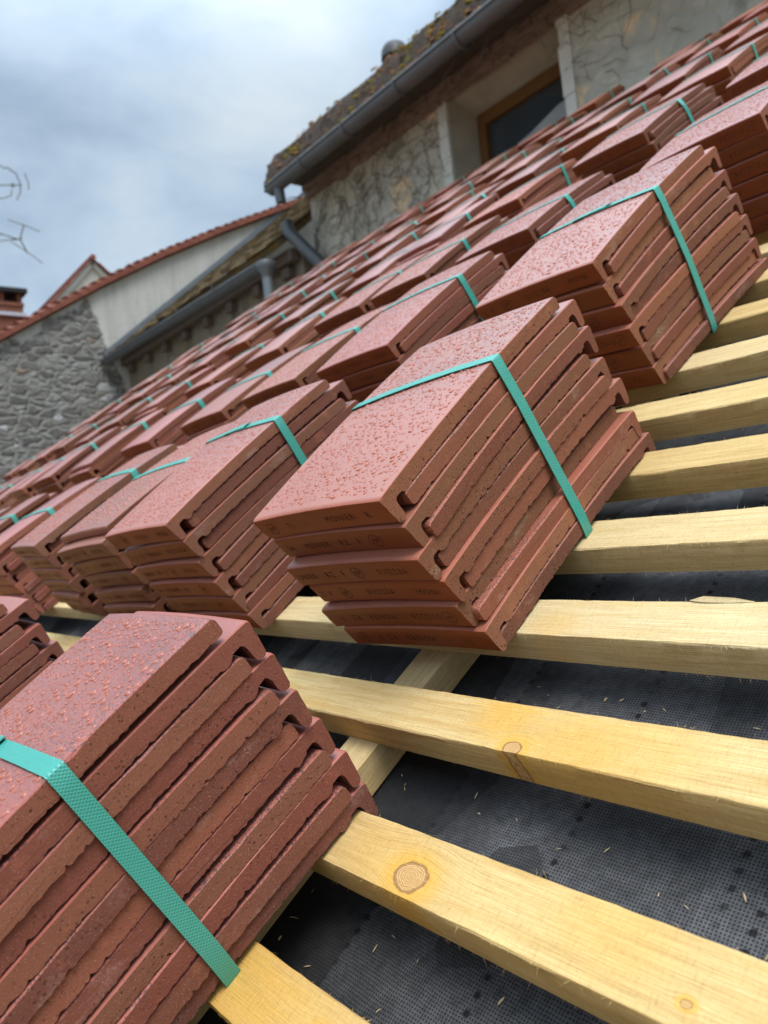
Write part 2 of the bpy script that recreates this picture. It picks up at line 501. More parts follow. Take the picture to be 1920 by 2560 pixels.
def tile_mesh(name, seed, hi=True, stamp=None, flip=False, warp=1.0):
    rg = random.Random(seed)
    so = rg.uniform(0, 100)
    pts = [(.0070, -HD + .0002, 1), (nose_y(-HD + .0022), -HD + .0022, 0)]
    for k in range(1, 5):
        z = -HD + .0022 + (T - .003 + HD - .0022) * k / 4
        pts.append((nose_y(z), z, 0))
    pts += [(.0012, T - .0012, 0), (.0030, T - .0002, 0)]
    nt = 22 if hi else 7
    for k in range(nt + 1):
        pts.append((.006 + (L - .012) * k / nt, T, 0))
    pts += [(L - .0022, T - .0002, 0), (L - .0006, T - .0014, 0), (L, T - .0030, 0), (L - .0004, .0028, 0), (L - .0011, .0010, 0), (L - .0030, .0001, 1)]
    nu = 170 if hi else 8
    y1, y0 = L - .007, .036
    for k in range(nu + 1):
        pts.append((y1 + (y0 - y1) * k / nu, 0, 2))
    pts += [(.0335, -.0011, 2), (.0305, -.0018, 2), (.0275, -.0014, 2), (.0242, .0006, 2), (.0228, .0024, 1), (.0160, .0028, 1), (.0138, .0012, 1),
            (.0132, -.002, 1), (.0134, -HD + .0045, 1), (.0128, -HD + .0017, 1), (.0114, -HD + .0003, 1), (.0092, -HD, 1)]
    n = len(pts)
    xs = [-W / 2, -W / 2 + .0011, -W / 2 + .006, -W / 4, 0, W / 4, W / 2 - .006, W / 2 - .0008, W / 2] if hi else [-W / 2, -W / 2 + .002, 0, W / 2 - .0015, W / 2]
    mb = MB()
    ns = len(xs)
    vs = []
    for i, x in enumerate(xs):
        end = i in (0, ns - 1)
        for (y, z, tag) in pts:
            yy, zz, xx = y, z, x
            if tag == 2 and hi:
                a = noise.noise(Vector((x * 40 + so, y * 34, 0)))
                b = noise.noise(Vector((x * 160 + so, y * 150, 5)))
                c = noise.noise(Vector((x * 300 + so, y * 310, 9)))
                d = noise.noise(Vector((x * 700 + so, y * 900, 2)))
                zz += -.0001 + .00045 * a + .0005 * b + .0008 * c + .0006 * d
                if c > .3 and b > 0: zz += .0035 * (c - .3)
            elif tag == 2:
                zz += .0007 * noise.noise(Vector((so, y * 60, x * 30)))
            elif tag == 1 and hi:
                zz += .0005 * noise.noise(Vector((x * 200 + so, y * 300, z * 300)))
                yy += .0005 * noise.noise(Vector((x * 200, y * 300 + so, z * 300)))
            if end:
                if z > T - .0035: zz -= .0005 if x > 0 else .0009
                if y < .002: yy += .0006
                if hi:
                    xx += .0005 * noise.noise(Vector((so, y * 220, z * 260))) * (1 if z < T - .002 else .5)
                    # a nick here and there along the top arris
                    if tag == 0 and z >= T - .002:
                        k = noise.noise(Vector((so + 40, y * 120, 3)))
                        if k > .42: zz -= (k - .42) * .006
            zz += sag(x, y) + (warp - 1) * CAMBER * .6 * (1 - ((y - L / 2) / (L / 2)) ** 2) + (warp - 1) * .006 * x * (y - L / 2) / L / .1
            vs.append((xx, yy, zz))
    mb.v = vs
    for i in range(ns - 1):
        for k in range(n):
            k2 = (k + 1) % n
            mb.f.append([i * n + k, i * n + k2, (i + 1) * n + k2, (i + 1) * n + k])
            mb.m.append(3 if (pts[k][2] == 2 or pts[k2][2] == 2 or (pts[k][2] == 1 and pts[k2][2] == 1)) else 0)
    mb.f.append([k for k in range(n)]); mb.m.append(2)
    mb.f.append([(ns - 1) * n + k for k in range(n)][::-1]); mb.m.append(1)
    me = mb.mesh(name, 32)
    for p in me.polygons:
        if p.material_index in (1, 2): p.use_smooth = False
    if stamp:
        lay = stamp_layout(stamp)
        b2 = MB()
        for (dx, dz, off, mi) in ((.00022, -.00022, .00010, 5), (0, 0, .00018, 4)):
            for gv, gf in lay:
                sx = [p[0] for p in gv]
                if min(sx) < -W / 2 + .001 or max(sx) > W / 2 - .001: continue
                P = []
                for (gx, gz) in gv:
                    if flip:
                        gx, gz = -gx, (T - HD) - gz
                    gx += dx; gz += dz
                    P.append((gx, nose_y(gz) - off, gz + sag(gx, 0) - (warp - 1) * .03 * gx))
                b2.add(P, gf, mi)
        me2 = b2.mesh('stamp')
        bm = bmesh.new(); bm.from_mesh(me)
        bm.from_mesh(me2)
        bm.to_mesh(me); bm.free()
        bpy.data.meshes.remove(me2)
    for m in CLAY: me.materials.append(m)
    return me


MAKER = [('MONIER', -.052), ('RZ', -.0), ('F', .024), ('@', .040)]
def shift(items, dx): return [(t, x + dx) for t, x in items]
STAMP = [
    [('@', -.079), ('71', -.046), ('/', -.018), ('MONIER', .012), ('R', .064)],
    [('3A', -.081)] + MAKER,
    [('ONIER', -.084), ('RZ', -.039), ('F', -.015), ('@', .000), ('011223A', .034)],
    [('Z', -.084), ('F', -.070), ('@', -.052), ('011223A', -.012), ('MONI', .052)],
    [('@', -.083)] + [('011223A', -.066), ('MONIER', -.010), ('RZ', .040), ('F', .066)],
    [('71', -.070), ('MONIER', -.028), ('RZ', .022), ('F', .044), ('@', .062)],
]
FLIP = [False, False, False, False, True, True]
HI = [tile_mesh('clay_tile_%d' % i, 11 + i, True, STAMP[i], FLIP[i]) for i in range(6)]
HIV = [tile_mesh('clay_tile_warped_%d' % i, 31 + i, True, STAMP[i], FLIP[i], (.55, 1.4, .8, 1.25, .45, 1.1)[i]) for i in range(6)]
LO = [tile_mesh('clay_tile_far_%d' % i, 71 + i, False) for i in range(2)]


# ----------------------------------------------------------------- strap and drops
def hull2(P):
    P = sorted(set(P))
    def half(Q):
        h = []
        for p in Q:
            while len(h) > 1 and (h[-1][0] - h[-2][0]) * (p[1] - h[-2][1]) - (h[-1][1] - h[-2][1]) * (p[0] - h[-2][0]) <= 0: h.pop()
            h.append(p)
        return h
    a, b = half(P), half(P[::-1])
    return a[:-1] + b[:-1]


def strap_mesh(corners, skew, name='strap'):
    """band pulled tight round the cross-section of the stack"""
    w, th = .0118, .0007
    pts = []
    for (x, z) in corners:
        for k in range(8):
            a = math.pi * k / 4
            pts.append((round(x + .0011 * math.cos(a), 6), round(z + .0011 * math.sin(a), 6)))
    H = hull2(pts)
    path = []
    for i, p in enumerate(H):                       # subdivide the long runs
        q = H[(i + 1) % len(H)]
        n_ = max(1, int(math.dist(p, q) / .012))
        for k in range(n_):
            path.append((p[0] + (q[0] - p[0]) * k / n_, p[1] + (q[1] - p[1]) * k / n_))
    n = len(path)
    s = 0.0
    vs, fs, S = [], [], []
    zm = max(p[1] for p in path)
    for i, p in enumerate(path):
        if i: s += math.dist(p, path[i - 1])
        S.append(s)
        a, b = path[(i - 1) % n], path[(i + 1) % n]
        t = Vector((b[0] - a[0], b[1] - a[1])).normalized(); o = Vector((t.y, -t.x))
        q = Vector(p) + o * th
        yo = skew[0] * p[0] + skew[1] * (p[1] - zm)
        vs += [(p[0], yo - w / 2, p[1]), (p[0], yo + w / 2, p[1]), (q[0], yo - w / 2, q[1]), (q[0], yo + w / 2, q[1])]
    for i in range(n):
        j = (i + 1) % n
        a, b = 4 * i, 4 * j
        fs += [(a, a + 1, b + 1, b), (a + 2, b + 2, b + 3, a + 3), (a, b, b + 2, a + 2), (a + 1, a + 3, b + 3, b + 1)]
    me = bpy.data.meshes.new(name)
    me.from_pydata(vs, [], fs)
    uvl = me.uv_layers.new(name='UVMap')
    for poly in me.polygons:
        for li in poly.loop_indices:
            vi = me.loops[li].vertex_index
            k = vi // 4
            sv = S[k]
            if poly.index // 4 == n - 1 and k == 0: sv = s + .005
            uvl.data[li].uv = (sv, w if vi % 2 else 0)
    bm = bmesh.new(); bm.from_mesh(me); bmesh.ops.recalc_face_normals(bm, faces=bm.faces); bm.to_mesh(me); bm.free()
    me.polygons.foreach_set('use_smooth', [True] * len(me.polygons))
    me.set_sharp_from_angle(angle=math.radians(50))
    me.materials.append(M_STRAP)
    return me


def drops_mesh(name, seed, n, mean=.0014):
    rg = random.Random(seed)
    mb = MB()
    cells = {}
    tries = 0; made = 0
    while made < n and tries < n * 14:
        tries += 1
        x, y = rg.uniform(-W / 2 + .004, W / 2 - .004), rg.uniform(.012, L - .008)
        r = min(mean * 2.1, max(.00062, rg.lognormvariate(math.log(mean), .45)))
        if noise.noise(Vector((x * 25 + seed, y * 25, 1))) < -.55 and r > .001: continue
        key = (int(x / .006), int(y / .006)); ok = True
        for i in (-1, 0, 1):
            for j in (-1, 0, 1):
                for (px, py, pr) in cells.get((key[0] + i, key[1] + j), ()):
                    if (px - x) ** 2 + ((py - y) * .72) ** 2 < (1.16 * (pr + r)) ** 2: ok = False
        if not ok: continue
        cells.setdefault(key, []).append((x, y, r)); made += 1
        ln = rg.uniform(1.15, 1.7); hh = r * rg.uniform(.34, .5)
        an = rg.gauss(0, .2)
        seg = 10 if r > .0012 else 7
        vs = []
        for ph in (0, .5, 1.0):
            cr, ch = math.cos(ph), math.sin(ph)
            for k in range(seg):
                a = 2 * math.pi * k / seg
                wx = r * cr * math.cos(a) * (1 + .12 * math.sin(3 * a + made))
                wy = r * ln * cr * math.sin(a) * (1 - .12 * math.cos(a * 2 + made))
                # fuller at the downhill end
                wx *= 1 - .16 * math.sin(a)
                dx, dy = wx * math.cos(an) - wy * math.sin(an), wx * math.sin(an) + wy * math.cos(an) - ch * r * .25
                z = T + sag(x + dx, y + dy) + ch * hh * 1.15 + (.00003 if ph == 0 else 0)
                vs.append((x + dx, y + dy, z))
        vs.append((x, y - r * .22, T + sag(x, y) + hh * 1.16))
        fs = []
        for q in range(2):
            for k in range(seg):
                k2 = (k + 1) % seg
                fs.append((q * seg + k, q * seg + k2, (q + 1) * seg + k2, (q + 1) * seg + k))
        for k in range(seg): fs.append((2 * seg + k, 2 * seg + (k + 1) % seg, 3 * seg))
        fs.append(tuple(range(seg))[::-1])
        mb.add(vs, fs)
    me = mb.mesh(name, 60)
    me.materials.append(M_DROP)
    return me


DROPS = [drops_mesh('water_drops_a', 3, 1400, .00112), drops_mesh('water_drops_b', 4, 1500, .00116)]


# ----------------------------------------------------------------- camera (needed for the visibility test)
CAM_POS = Vector((0.4426, -0.1900, 0.2771))
CR = Vector((0.61539701, 0.78136933, -0.10367491))
CD = Vector((-0.07832221, -0.07026148, -0.99444907))
CF = Vector((-0.78431636, 0.62010103, 0.01795987))


def pix(p):
    q = Vector(p) - CAM_POS
    z = q.dot(CF)
    if z < .05: return None
    return 960 + 1963.4 * q.dot(CR) / z, 1280 + 1963.4 * q.dot(CD) / z


cam = bpy.data.cameras.new('camera')
cam.sensor_fit = 'VERTICAL'; cam.sensor_height = 36.0; cam.sensor_width = 27.0
cam.lens = 1963.4 / 2560 * 36
cam.clip_start = .02; cam.clip_end = 3000
cam.dof.use_dof = True
cam.dof.focus_distance = .56
cam.dof.aperture_fstop = 10.0
cam.dof.aperture_blades = 0
co = bpy.data.objects.new('camera', cam); COL.objects.link(co)
co.matrix_world = Matrix(((CR.x, -CD.x, -CF.x, CAM_POS.x), (CR.y, -CD.y, -CF.y, CAM_POS.y), (CR.z, -CD.z, -CF.z, CAM_POS.z), (0, 0, 0, 1)))
scene.camera = co

# ----------------------------------------------------------------- bundles of tiles
G = .11
ROWV = [-.150] + [.292 + .44 * k for k in range(9)]
COLS_DEF = [-.130, -.505, -.805, -1.09, -1.41, -1.83, -2.22, -2.56, -2.92, -3.26, -3.60, -3.95, -4.28]
COLS = {0: [(-.098, .167), (-.665, .168)],
        1: [(-.098, .1612), (-.470, .1715), (-.715, .1715), (-.975, .176), (-1.40, .166), (-1.80, .164)],
        2: [(-.148, .164), (-.505, .164), (-.755, .167), (-1.05, .161), (-1.415, .160), (-1.89, .156), (-2.22, .168)],
        3: [(-.124, .164), (-.538, .159), (-.812, .166), (-1.03, .167), (-1.40, .157), (-1.81, .156), (-2.267, .160), (-2.62, .166), (-2.973, .155)],
        4: [(-.156, .168), (-.508, .169), (-.856, .166), (-1.148, .169), (-1.40, .158), (-1.842, .157), (-2.21, .167), (-2.55, .16), (-2.88, .159)],
        5: [(-.13, .166), (-.505, .166), (-.81, .169), (-1.10, .166), (-1.42, .16), (-1.82, .157)],
        6: [(-.13, .166), (-.505, .166), (-.806, .164), (-1.101, .170), (-1.418, .164), (-1.835, .165)],
        7: [(-.13, .166), (-.505, .166), (-.806, .164), (-1.142, .174), (-1.42, .164), (-1.83, .165)]}
ORD = ['first', 'second', 'third', 'fourth', 'fifth', 'sixth', 'seventh', 'eighth', 'ninth', 'tenth', 'eleventh', 'twelfth', 'thirteenth']
SPECIAL = {(0, 0): 'nearest teal-strapped stack of red clay tiles, cut off at the lower left',
           (0, 1): 'red clay tile stack peeping in at the left edge beside the nearest stack',
           (1, 0): 'large sharp stack of red clay tiles on bare battens mid picture, strap in teal',
           (2, 0): 'tall stack of wet red clay tiles just above the large sharp middle stack',
           (3, 0): 'red clay tile stack at the right edge, showing a long lip face'}


def visible(u, v, h):
    inside = False
    for du in (-W / 2, 0, W / 2):
        for dv in (0, .15, .31):
            for n in (0, h):
                p = pix(RW(u + du, v + dv, n))
                if p and -6 < p[0] < 1926 and -6 < p[1] < 2566: inside = True
    return inside


ROT = {(1, 0): .022, (2, 0): -.05, (3, 0): .06, (0, 0): .0, (1, 1): .03, (1, 2): .05, (2, 1): 0.0}
FAN = {(1, 0): .0195, (0, 0): .015, (2, 0): .019}
LEAN = {(1, 0): .012, (0, 0): -.008, (2, 0): .010}
STRAPSKEW = {(1, 0): (.06, .10), (0, 0): (.06, .03), (2, 0): (-.05, .14)}


def make_bundle(r, c, u, h, label):
    near = (r + c) < 7 and c < 4 and r < 5
    rg = random.Random(r * 131 + c * 17 + 5)
    root = empty('tile_stack', RW(u, ROWV[r] + rg.uniform(-.003, .002), .0007), (PITCH, 0, 0))
    prop(root, label, 'tile stack', 'strapped stacks of clay roof tiles on the battens')
    yaw = ROT.get((r, c), rg.gauss(0, .032))
    root.rotation_euler = (Matrix.Rotation(PITCH, 4, 'X') @ Matrix.Rotation(yaw, 4, 'Z')).to_euler()
    nt = 12 if h < .172 else 13
    sf = (h - T - .0012) / (nt - 1)                    # pitch of the tiles at the lip end ...
    fan = FAN.get((r, c), rg.uniform(.008, .015) if r < 3 and c < 2 else rg.uniform(-.010, .004)) / L / (nt - 1)   # ... opening out uphill
    lean = LEAN.get((r, c), rg.gauss(0, .011))
    alt = (r, c) in ((1, 2), (3, 6), (4, 3), (2, 5))
    sy = {(1, 0): .178, (0, 0): .170}.get((r, c), .175 + rg.gauss(0, .02))
    tb = rg.uniform(.80, 1.10) if r > 1 or c > 0 else 1.0
    tint = (tb, tb * rg.uniform(.92, 1.06), tb * rg.uniform(.9, 1.06))
    corners = []
    for k in range(nt):
        front = (k % 2 == 1) if nt == 12 else (k % 2 == 0)
        if nt == 13: front = not front if k == 0 else front
        if alt: front = not front
        top = k == nt - 1
        idx = (nt - 1 - k) // 2 % 6 if (r, c) == (1, 0) else rg.randrange(6)
        if top and (r, c) != (1, 0): idx = rg.choice((1, 3, 4))
        me = (HI if top else HIV)[idx] if near else LO[rg.randrange(2)]
        o = bpy.data.objects.new('roof_tile', me)
        link(o, root)
        o.color = (tint[0] * (1 + (k % 3 - 1) * .05), tint[1], tint[2], 1)
        cl = lambda v, m: max(-m, min(m, v))
        jy, jx, jr = cl(rg.gauss(0, .0024), .005), cl(rg.gauss(0, .0018), .0034), cl(rg.gauss(0, .008), .014)
        if (r, c) == (1, 0): jx = {3: -.005, 1: .003, 5: .001}.get(k, jx * .4)
        if (r, c) == (0, 0): jx *= .5
        drift = (nt - 1 - k) * .0008
        f = (nt - 1 - k) / (nt - 1)
        if k == 0: jx = .001
        jx += lean * f
        z = k * sf + .0002
        tx = k * fan + (rg.uniform(-.0015, .0015) if k else 0)
        roll = rg.gauss(0, .0025) if k else 0
        if front:
            o.location = (jx, drift * .8 + jy, z)
            o.rotation_euler = (tx, roll, jr)
        else:
            yb_ = L + (.0185 if (r, c) == (0, 0) else .0215) + (max(-.004, jy * 1.6) if k else 0)
            o.location = (jx, yb_, z + tx * yb_)
            o.rotation_euler = (-tx, roll, math.pi + jr)
        yy = (sy - o.location.y) if front else (o.location.y - sy)
        Mo = Matrix.LocRotScale(o.location, o.rotation_euler, None)
        for xx in (-W / 2, -W / 4, 0, W / 4, W / 2):
            for zz in (0, T):
                if zz == 0 and abs(xx) < W / 2: continue
                if k and not top and abs(xx) < W / 2: continue
                if k == 0 and zz == 0: q = Mo @ Vector((xx, yy, 0))
                else: q = Mo @ Vector((xx, yy, zz + sag(xx, yy)))
                corners.append((q.x, max(q.z, 0.0)))
        if top and near and (r, c) != (2, 3):
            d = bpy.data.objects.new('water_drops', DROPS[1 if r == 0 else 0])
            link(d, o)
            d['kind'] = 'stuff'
    sm = strap_mesh(corners, STRAPSKEW.get((r, c), (rg.gauss(.02, .03), rg.gauss(.06, .05))))
    s = bpy.data.objects.new('strap', sm)
    link(s, root)
    s.location = (0, sy, 0)
    if r == 0 and c == 0 or (r, c) in ((1, 1), (2, 0)):
        zt_ = max(q_[1] for q_ in corners)
        xa_ = -.062 if r == 0 else -.03
        wb = MB()
        nn = 12
        for k_ in range(nn + 1):
            xx_ = xa_ + .055 * k_ / nn
            zz_ = zt_ + .0011 + .0007 + .0004 * abs(math.sin(k_ * 1.9)) - .0021 * (2 * xx_ / W) ** 2 * 1.0 + (.0014 if k_ == nn else 0)
            yo_ = .05 * xx_ + .0006
            for (yy_, dz_) in ((-.0059, 0), (.0059, 0), (.0059, .0007), (-.0059, .0007)):
                wb.v.append((xx_, yo_ + yy_, zz_ + dz_))
        for k_ in range(nn):
            for e_ in range(4):
                e2_ = (e_ + 1) % 4
                wb.f.append([k_ * 4 + e_, k_ * 4 + e2_, (k_ + 1) * 4 + e2_, (k_ + 1) * 4 + e_]); wb.m.append(0)
        wb.f.append([0, 1, 2, 3]); wb.m.append(0)
        wb.f.append([nn * 4 + e_ for e_ in range(4)]); wb.m.append(0)
        wm = wb.mesh('weld', 40)
        ul = wm.uv_layers.new(name='UVMap')
        for li in range(len(wm.loops)):
            cc_ = wm.vertices[wm.loops[li].vertex_index].co
            ul.data[li].uv = (cc_.x, cc_.y)
        obj('strap_weld', wm, (M_STRAP,), s)
    return root


for r in range(10):
    lst = list(COLS.get(r, []))
    if r >= 1:
        k0 = len(lst)
        for u in COLS_DEF[k0:]:
            lst.append((u + rnd.gauss(0, .03), .164 + rnd.gauss(0, .006)))
    vis = [(c, u, h) for c, (u, h) in enumerate(lst) if visible(u, ROWV[r], h)]
    for i, (c, u, h) in enumerate(vis):
        lab = SPECIAL.get((r, c)) or 'strapped stack of red clay tiles, %s from right in the %s row up the roof' % (ORD[i] if i else 'first', ORD[r])
        make_bundle(r, c, u, h, lab)

# ----------------------------------------------------------------- battens, counter battens, underlay
BV = {0: .0011, 1: .1062, 2: .2205, 3: .3304, 4: .4392, 5: .5512, 6: .6608, 7: .7680, 8: .8804}
BW, BH = .0423, .0275
WOOD = [wood_mat('sawn_pine_%d' % i, seed=i * 1.7, light=l, dark=dk) for i, (l, dk) in enumerate(
    [((.69, .51, .24), (.57, .375, .145)), ((.70, .53, .28), (.58, .405, .175)), ((.65, .465, .20), (.52, .33, .12))])]
W_B0 = wood_mat('sawn_pine_resin', seed=5.1, stains=((-.02, .018, .06, .95), (.05, .02, .05, .5)), knots=((.075, .022, .005),))
W_B1 = wood_mat('sawn_pine_big_knot', seed=2.3, knots=((.064, .0135, .0105), (.246, .012, .0022)), stains=((.03, .02, .03, .4), (.2, .03, .03, .4)))
W_B2 = wood_mat('sawn_pine_small_knot', seed=8.8, knots=((.0745, .0035, .0062),), stains=((.052, .028, .028, .95), (.11, .012, .035, .7), (.16, .016, .04, .5)), light=(.70, .525, .25))
W_B3 = wood_mat('sawn_pine_pale', seed=3.9, stains=((.036, .012, .02, .35),), light=(.70, .55, .31), dark=(.58, .415, .195))
SPEC_W = {0: W_B0, 1: W_B1, 2: W_B2, 3: W_B3}
X0, X1 = -4.62, 1.45


def batten_mesh(i):
    rg = random.Random(900 + i)
    near = -2 <= i <= 9
    xs = [X0]
    if near:
        x = -.75; xs += [-3, -1.5]
        while x < .55: xs.append(x); x += .009
        xs += [.8, X1]
    else:
        xs += [-2, 0, X1]
    # cross-section, with a little wane on the arrises
    prof = [(0, -BH), (0, -BH * .5), (0, -.0012), (.0009, 0), (BW * .3, 0), (BW * .6, 0), (BW - .0009, 0), (BW, -.0012), (BW, -BH)]
    n = len(prof)
    mb = MB()
    for x in xs:
        for k, (y, z) in enumerate(prof):
            a = noise.noise(Vector((x * 9, k * 3.3 + i * 7, 1)))
            b = noise.noise(Vector((x * 70, k * 3.3 + i * 7, 4)))
            c = noise.noise(Vector((x * 300, k * 5.3 + i * 7, 8)))
            am = 1.0 if k in (2, 3, 6, 7) else .4
            bow = .0012 * noise.noise(Vector((x * 1.6, i * 5.1, 2)))
            mb.v.append((x, y + am * (.0006 * a + .00045 * b + .0003 * c) + bow, z + (am * .0003 * b + am * .00018 * c if z < 0 or am == 1 else .0002 * a)))
    for j in range(len(xs) - 1):
        for k in range(n):
            k2 = (k + 1) % n
            mb.f.append([j * n + k, j * n + k2, (j + 1) * n + k2, (j + 1) * n + k]); mb.m.append(0)
    mb.f.append(list(range(n))[::-1]); mb.m.append(0)
    mb.f.append([(len(xs) - 1) * n + k for k in range(n)]); mb.m.append(0)
    if near:                                     # torn fibres on the sawn edges
        for _ in range(260):
            x = rg.uniform(-.4, .3); e = rg.choice((0, 0, 1, 2))
            y, z = ((0, 0), (BW, 0), (0, -BH))[e]
            ln = min(.012, rg.lognormvariate(math.log(.0028), .6)); w = rg.uniform(.00012, .0003)
            d = Vector((rg.uniform(-1, 1), (-1 if e != 1 else 1) * rg.uniform(.15, .8), rg.uniform(-.5, .5))).normalized() * ln
            p = Vector((x, y, z - .0004))
            q = p + d * .5 + Vector((0, 0, rg.uniform(-.0003, .0005)))
            mb.add([p - Vector((w, 0, 0)), p + Vector((w, 0, 0)), q + Vector((w * .7, 0, w)), q - Vector((w * .7, 0, 0)), p + d], [(0, 1, 2, 3), (3, 2, 4)])
    return mb.mesh('batten_%d' % i, 40)


BLAB = {-1: 'lowest pine batten, mostly hidden under the nearest tile stack',
        0: 'golden resin-stained pine batten end emerging under the nearest tile stack at bottom',
        1: 'pine batten with a large round orange knot, lowest of the long bare ones',
        2: 'pine batten with a small oval knot and orange stain crossing mid right',
        3: 'pale pine batten carrying the foot of the large middle tile stack, splinter on top',
        4: 'pine batten just above the pale splintered one, right of the middle stack',
        5: 'pine batten that the large middle tile stack hooks over',
        6: 'pine batten with an orange top face just above the middle stack hook',
        7: 'pine batten carrying the foot of the tall stack at the right',
        8: 'uppermost bare pine batten visible at the right edge'}
far_me = {}
for i in range(-2, 40):
    v = BV.get(i, i * G + rnd.gauss(0, .001))
    if i <= 9:
        me = batten_mesh(i)
    else:
        k = i % 3
        if k not in far_me: far_me[k] = batten_mesh(10 + k)
        me = far_me[k]
    o = bpy.data.objects.new('roof_batten', me)
    if not me.materials:
        me.materials.append(SPEC_W.get(i, WOOD[i % 3]))
    link(o)
    o.location = RW(0, v, 0); o.rotation_euler = (PITCH, 0, 0)
    prop(o, BLAB.get(i, 'pine roof batten seen only in gaps between the far tile stacks'), 'batten', 'pine roof battens across the slope')

# torn splinter standing off the pale batten's upper edge
mb = MB()
mb.add([(.140, .0410, .0018), (.150, .0440, .0032), (.172, .0436, .0022), (.186, .0420, .0004), (.170, .0405, .0006), (.150, .0400, .0010)],
       [(0, 1, 2, 3, 4, 5)])
mb.add([(.140, .0410, .0014), (.150, .0440, .0026), (.172, .0436, .0016), (.186, .0420, -.0002), (.170, .0405, .0000), (.150, .0400, .0004)],
       [(5, 4, 3, 2, 1, 0)])
b3 = [o for o in COL.objects if o.name.startswith('roof_batten') and o.get('label') == BLAB[3]][0]
obj('splinter', mb.mesh('splinter'), (W_B3,), b3)

for u0, lab in ((-.1318, 'counter batten running up the slope under the middle of the bare battens'), (-.735, 'counter batten under the second column of tile stacks'),):
    mb = MB()
    n = 90
    for k in range(n):
        y = -.35 + (4.33 + .35) * k / (n - 1) if k else -.35
        for (x, z) in ((0, -BH - .0275), (0, -BH - .0006), (.0008, -BH - .0002), (.0402, -BH - .0002), (.041, -BH - .0006), (.041, -BH - .0275)):
            b = noise.noise(Vector((x * 99, y * 40, u0 * 10)))
            mb.v.append((y, -(x + .0006 * b), z + .0 * b))
    for k in range(n - 1):
        for j in range(6):
            j2 = (j + 1) % 6
            mb.f.append([k * 6 + j, k * 6 + j2, (k + 1) * 6 + j2, (k + 1) * 6 + j]); mb.m.append(0)
    mb.f.append([0, 1, 2, 3, 4, 5]); mb.m.append(0)
    mb.f.append([(n - 1) * 6 + j for j in range(6)]); mb.m.append(0)
    o = obj('counter_batten', mb.mesh('counter_batten', 40), (WOOD[1],))
    o.location = RW(u0, 0, 0)
    o.rotation_euler = (Matrix.Rotation(PITCH, 4, 'X') @ Matrix.Rotation(math.pi / 2, 4, 'Z')).to_euler()
    prop(o, lab, 'counter batten')

# membrane sheet: real weave is in the material, the sag is geometry
mb = MB()
us = [-4.62, -3, -2, -1.4] + [-1.1 + .02 * k for k in range(86)] + [.9, 1.45]
vs_ = [-.40, -.3] + [-.2 + .02 * k for k in range(62)] + [1.3, 2, 3, 4.33]
for u in us:
    for v in vs_:
        z = -BH - .0278 + .0022 * noise.noise(Vector((u * 7, v * 6, 3))) + .0012 * noise.noise(Vector((u * 20, v * 20, 8))) - .0015
        mb.v.append((u, v, z))
nv = len(vs_)
for i in range(len(us) - 1):
    for j in range(nv - 1):
        mb.f.append([i * nv + j, (i + 1) * nv + j, (i + 1) * nv + j + 1, i * nv + j + 1]); mb.m.append(0)
o = obj('roof_underlay', mb.mesh('roof_underlay', 60), (membrane_mat(),))
o.rotation_euler = (PITCH, 0, 0)
prop(o, 'black woven roofing membrane stretched under the battens', 'roof membrane')

# pale wood slivers on the membrane
M_CHIP = plain('wood_chip', (.62, .48, .27), .8, .2)
chip_me = []
for k in range(5):
    rg = random.Random(k)
    mb = MB()
    ln = (.010, .007, .013, .005, .009)[k]; w = (.0007, .0009, .0005, .0010, .0006)[k]
    pts = []
    for j in range(5):
        t = j / 4
        pts.append(Vector(((t - .5) * ln, .12 * ln * math.sin(t * 3 + k) * (k % 2), .0004 + .0012 * math.sin(t * math.pi) * (k % 3) / 2)))
    mb.tube(pts, [w * .35, w * .8, w, w * .7, w * .15], 5)
    me = mb.mesh('chip', 40); me.materials.append(M_CHIP); chip_me.append(me)
rg = random.Random(21)
n = 0
while n < 48:
    u, v = rg.uniform(-.14, .26), rg.uniform(.03, .50)
    p = pix(RW(u, v, -.056))
    if not p or not (500 < p[0] < 1915 and 1250 < p[1] < 2555): continue
    if any(b - .004 < v < b + BW + .004 for b in BV.values()): continue
    if -.18 < u < -.08: continue
    o = bpy.data.objects.new('wood_sliver', chip_me[rg.randrange(5)])
    link(o)
    o.location = RW(u, v, -BH - .0282 + .0022 * noise.noise(Vector((u * 7, v * 6, 3))) + .0012 * noise.noise(Vector((u * 20, v * 20, 8))))
    o.rotation_euler = (Matrix.Rotation(PITCH, 4, 'X') @ Matrix.Rotation(rg.uniform(0, 6.28), 4, 'Z')).to_euler()
    sc = rg.choice((.35, .45, .6, .8)); o.scale = (sc, sc, sc)
    prop(o, 'tiny pale wood sliver lying on the black membrane between battens', 'wood sliver', 'wood slivers on the membrane')
    n += 1


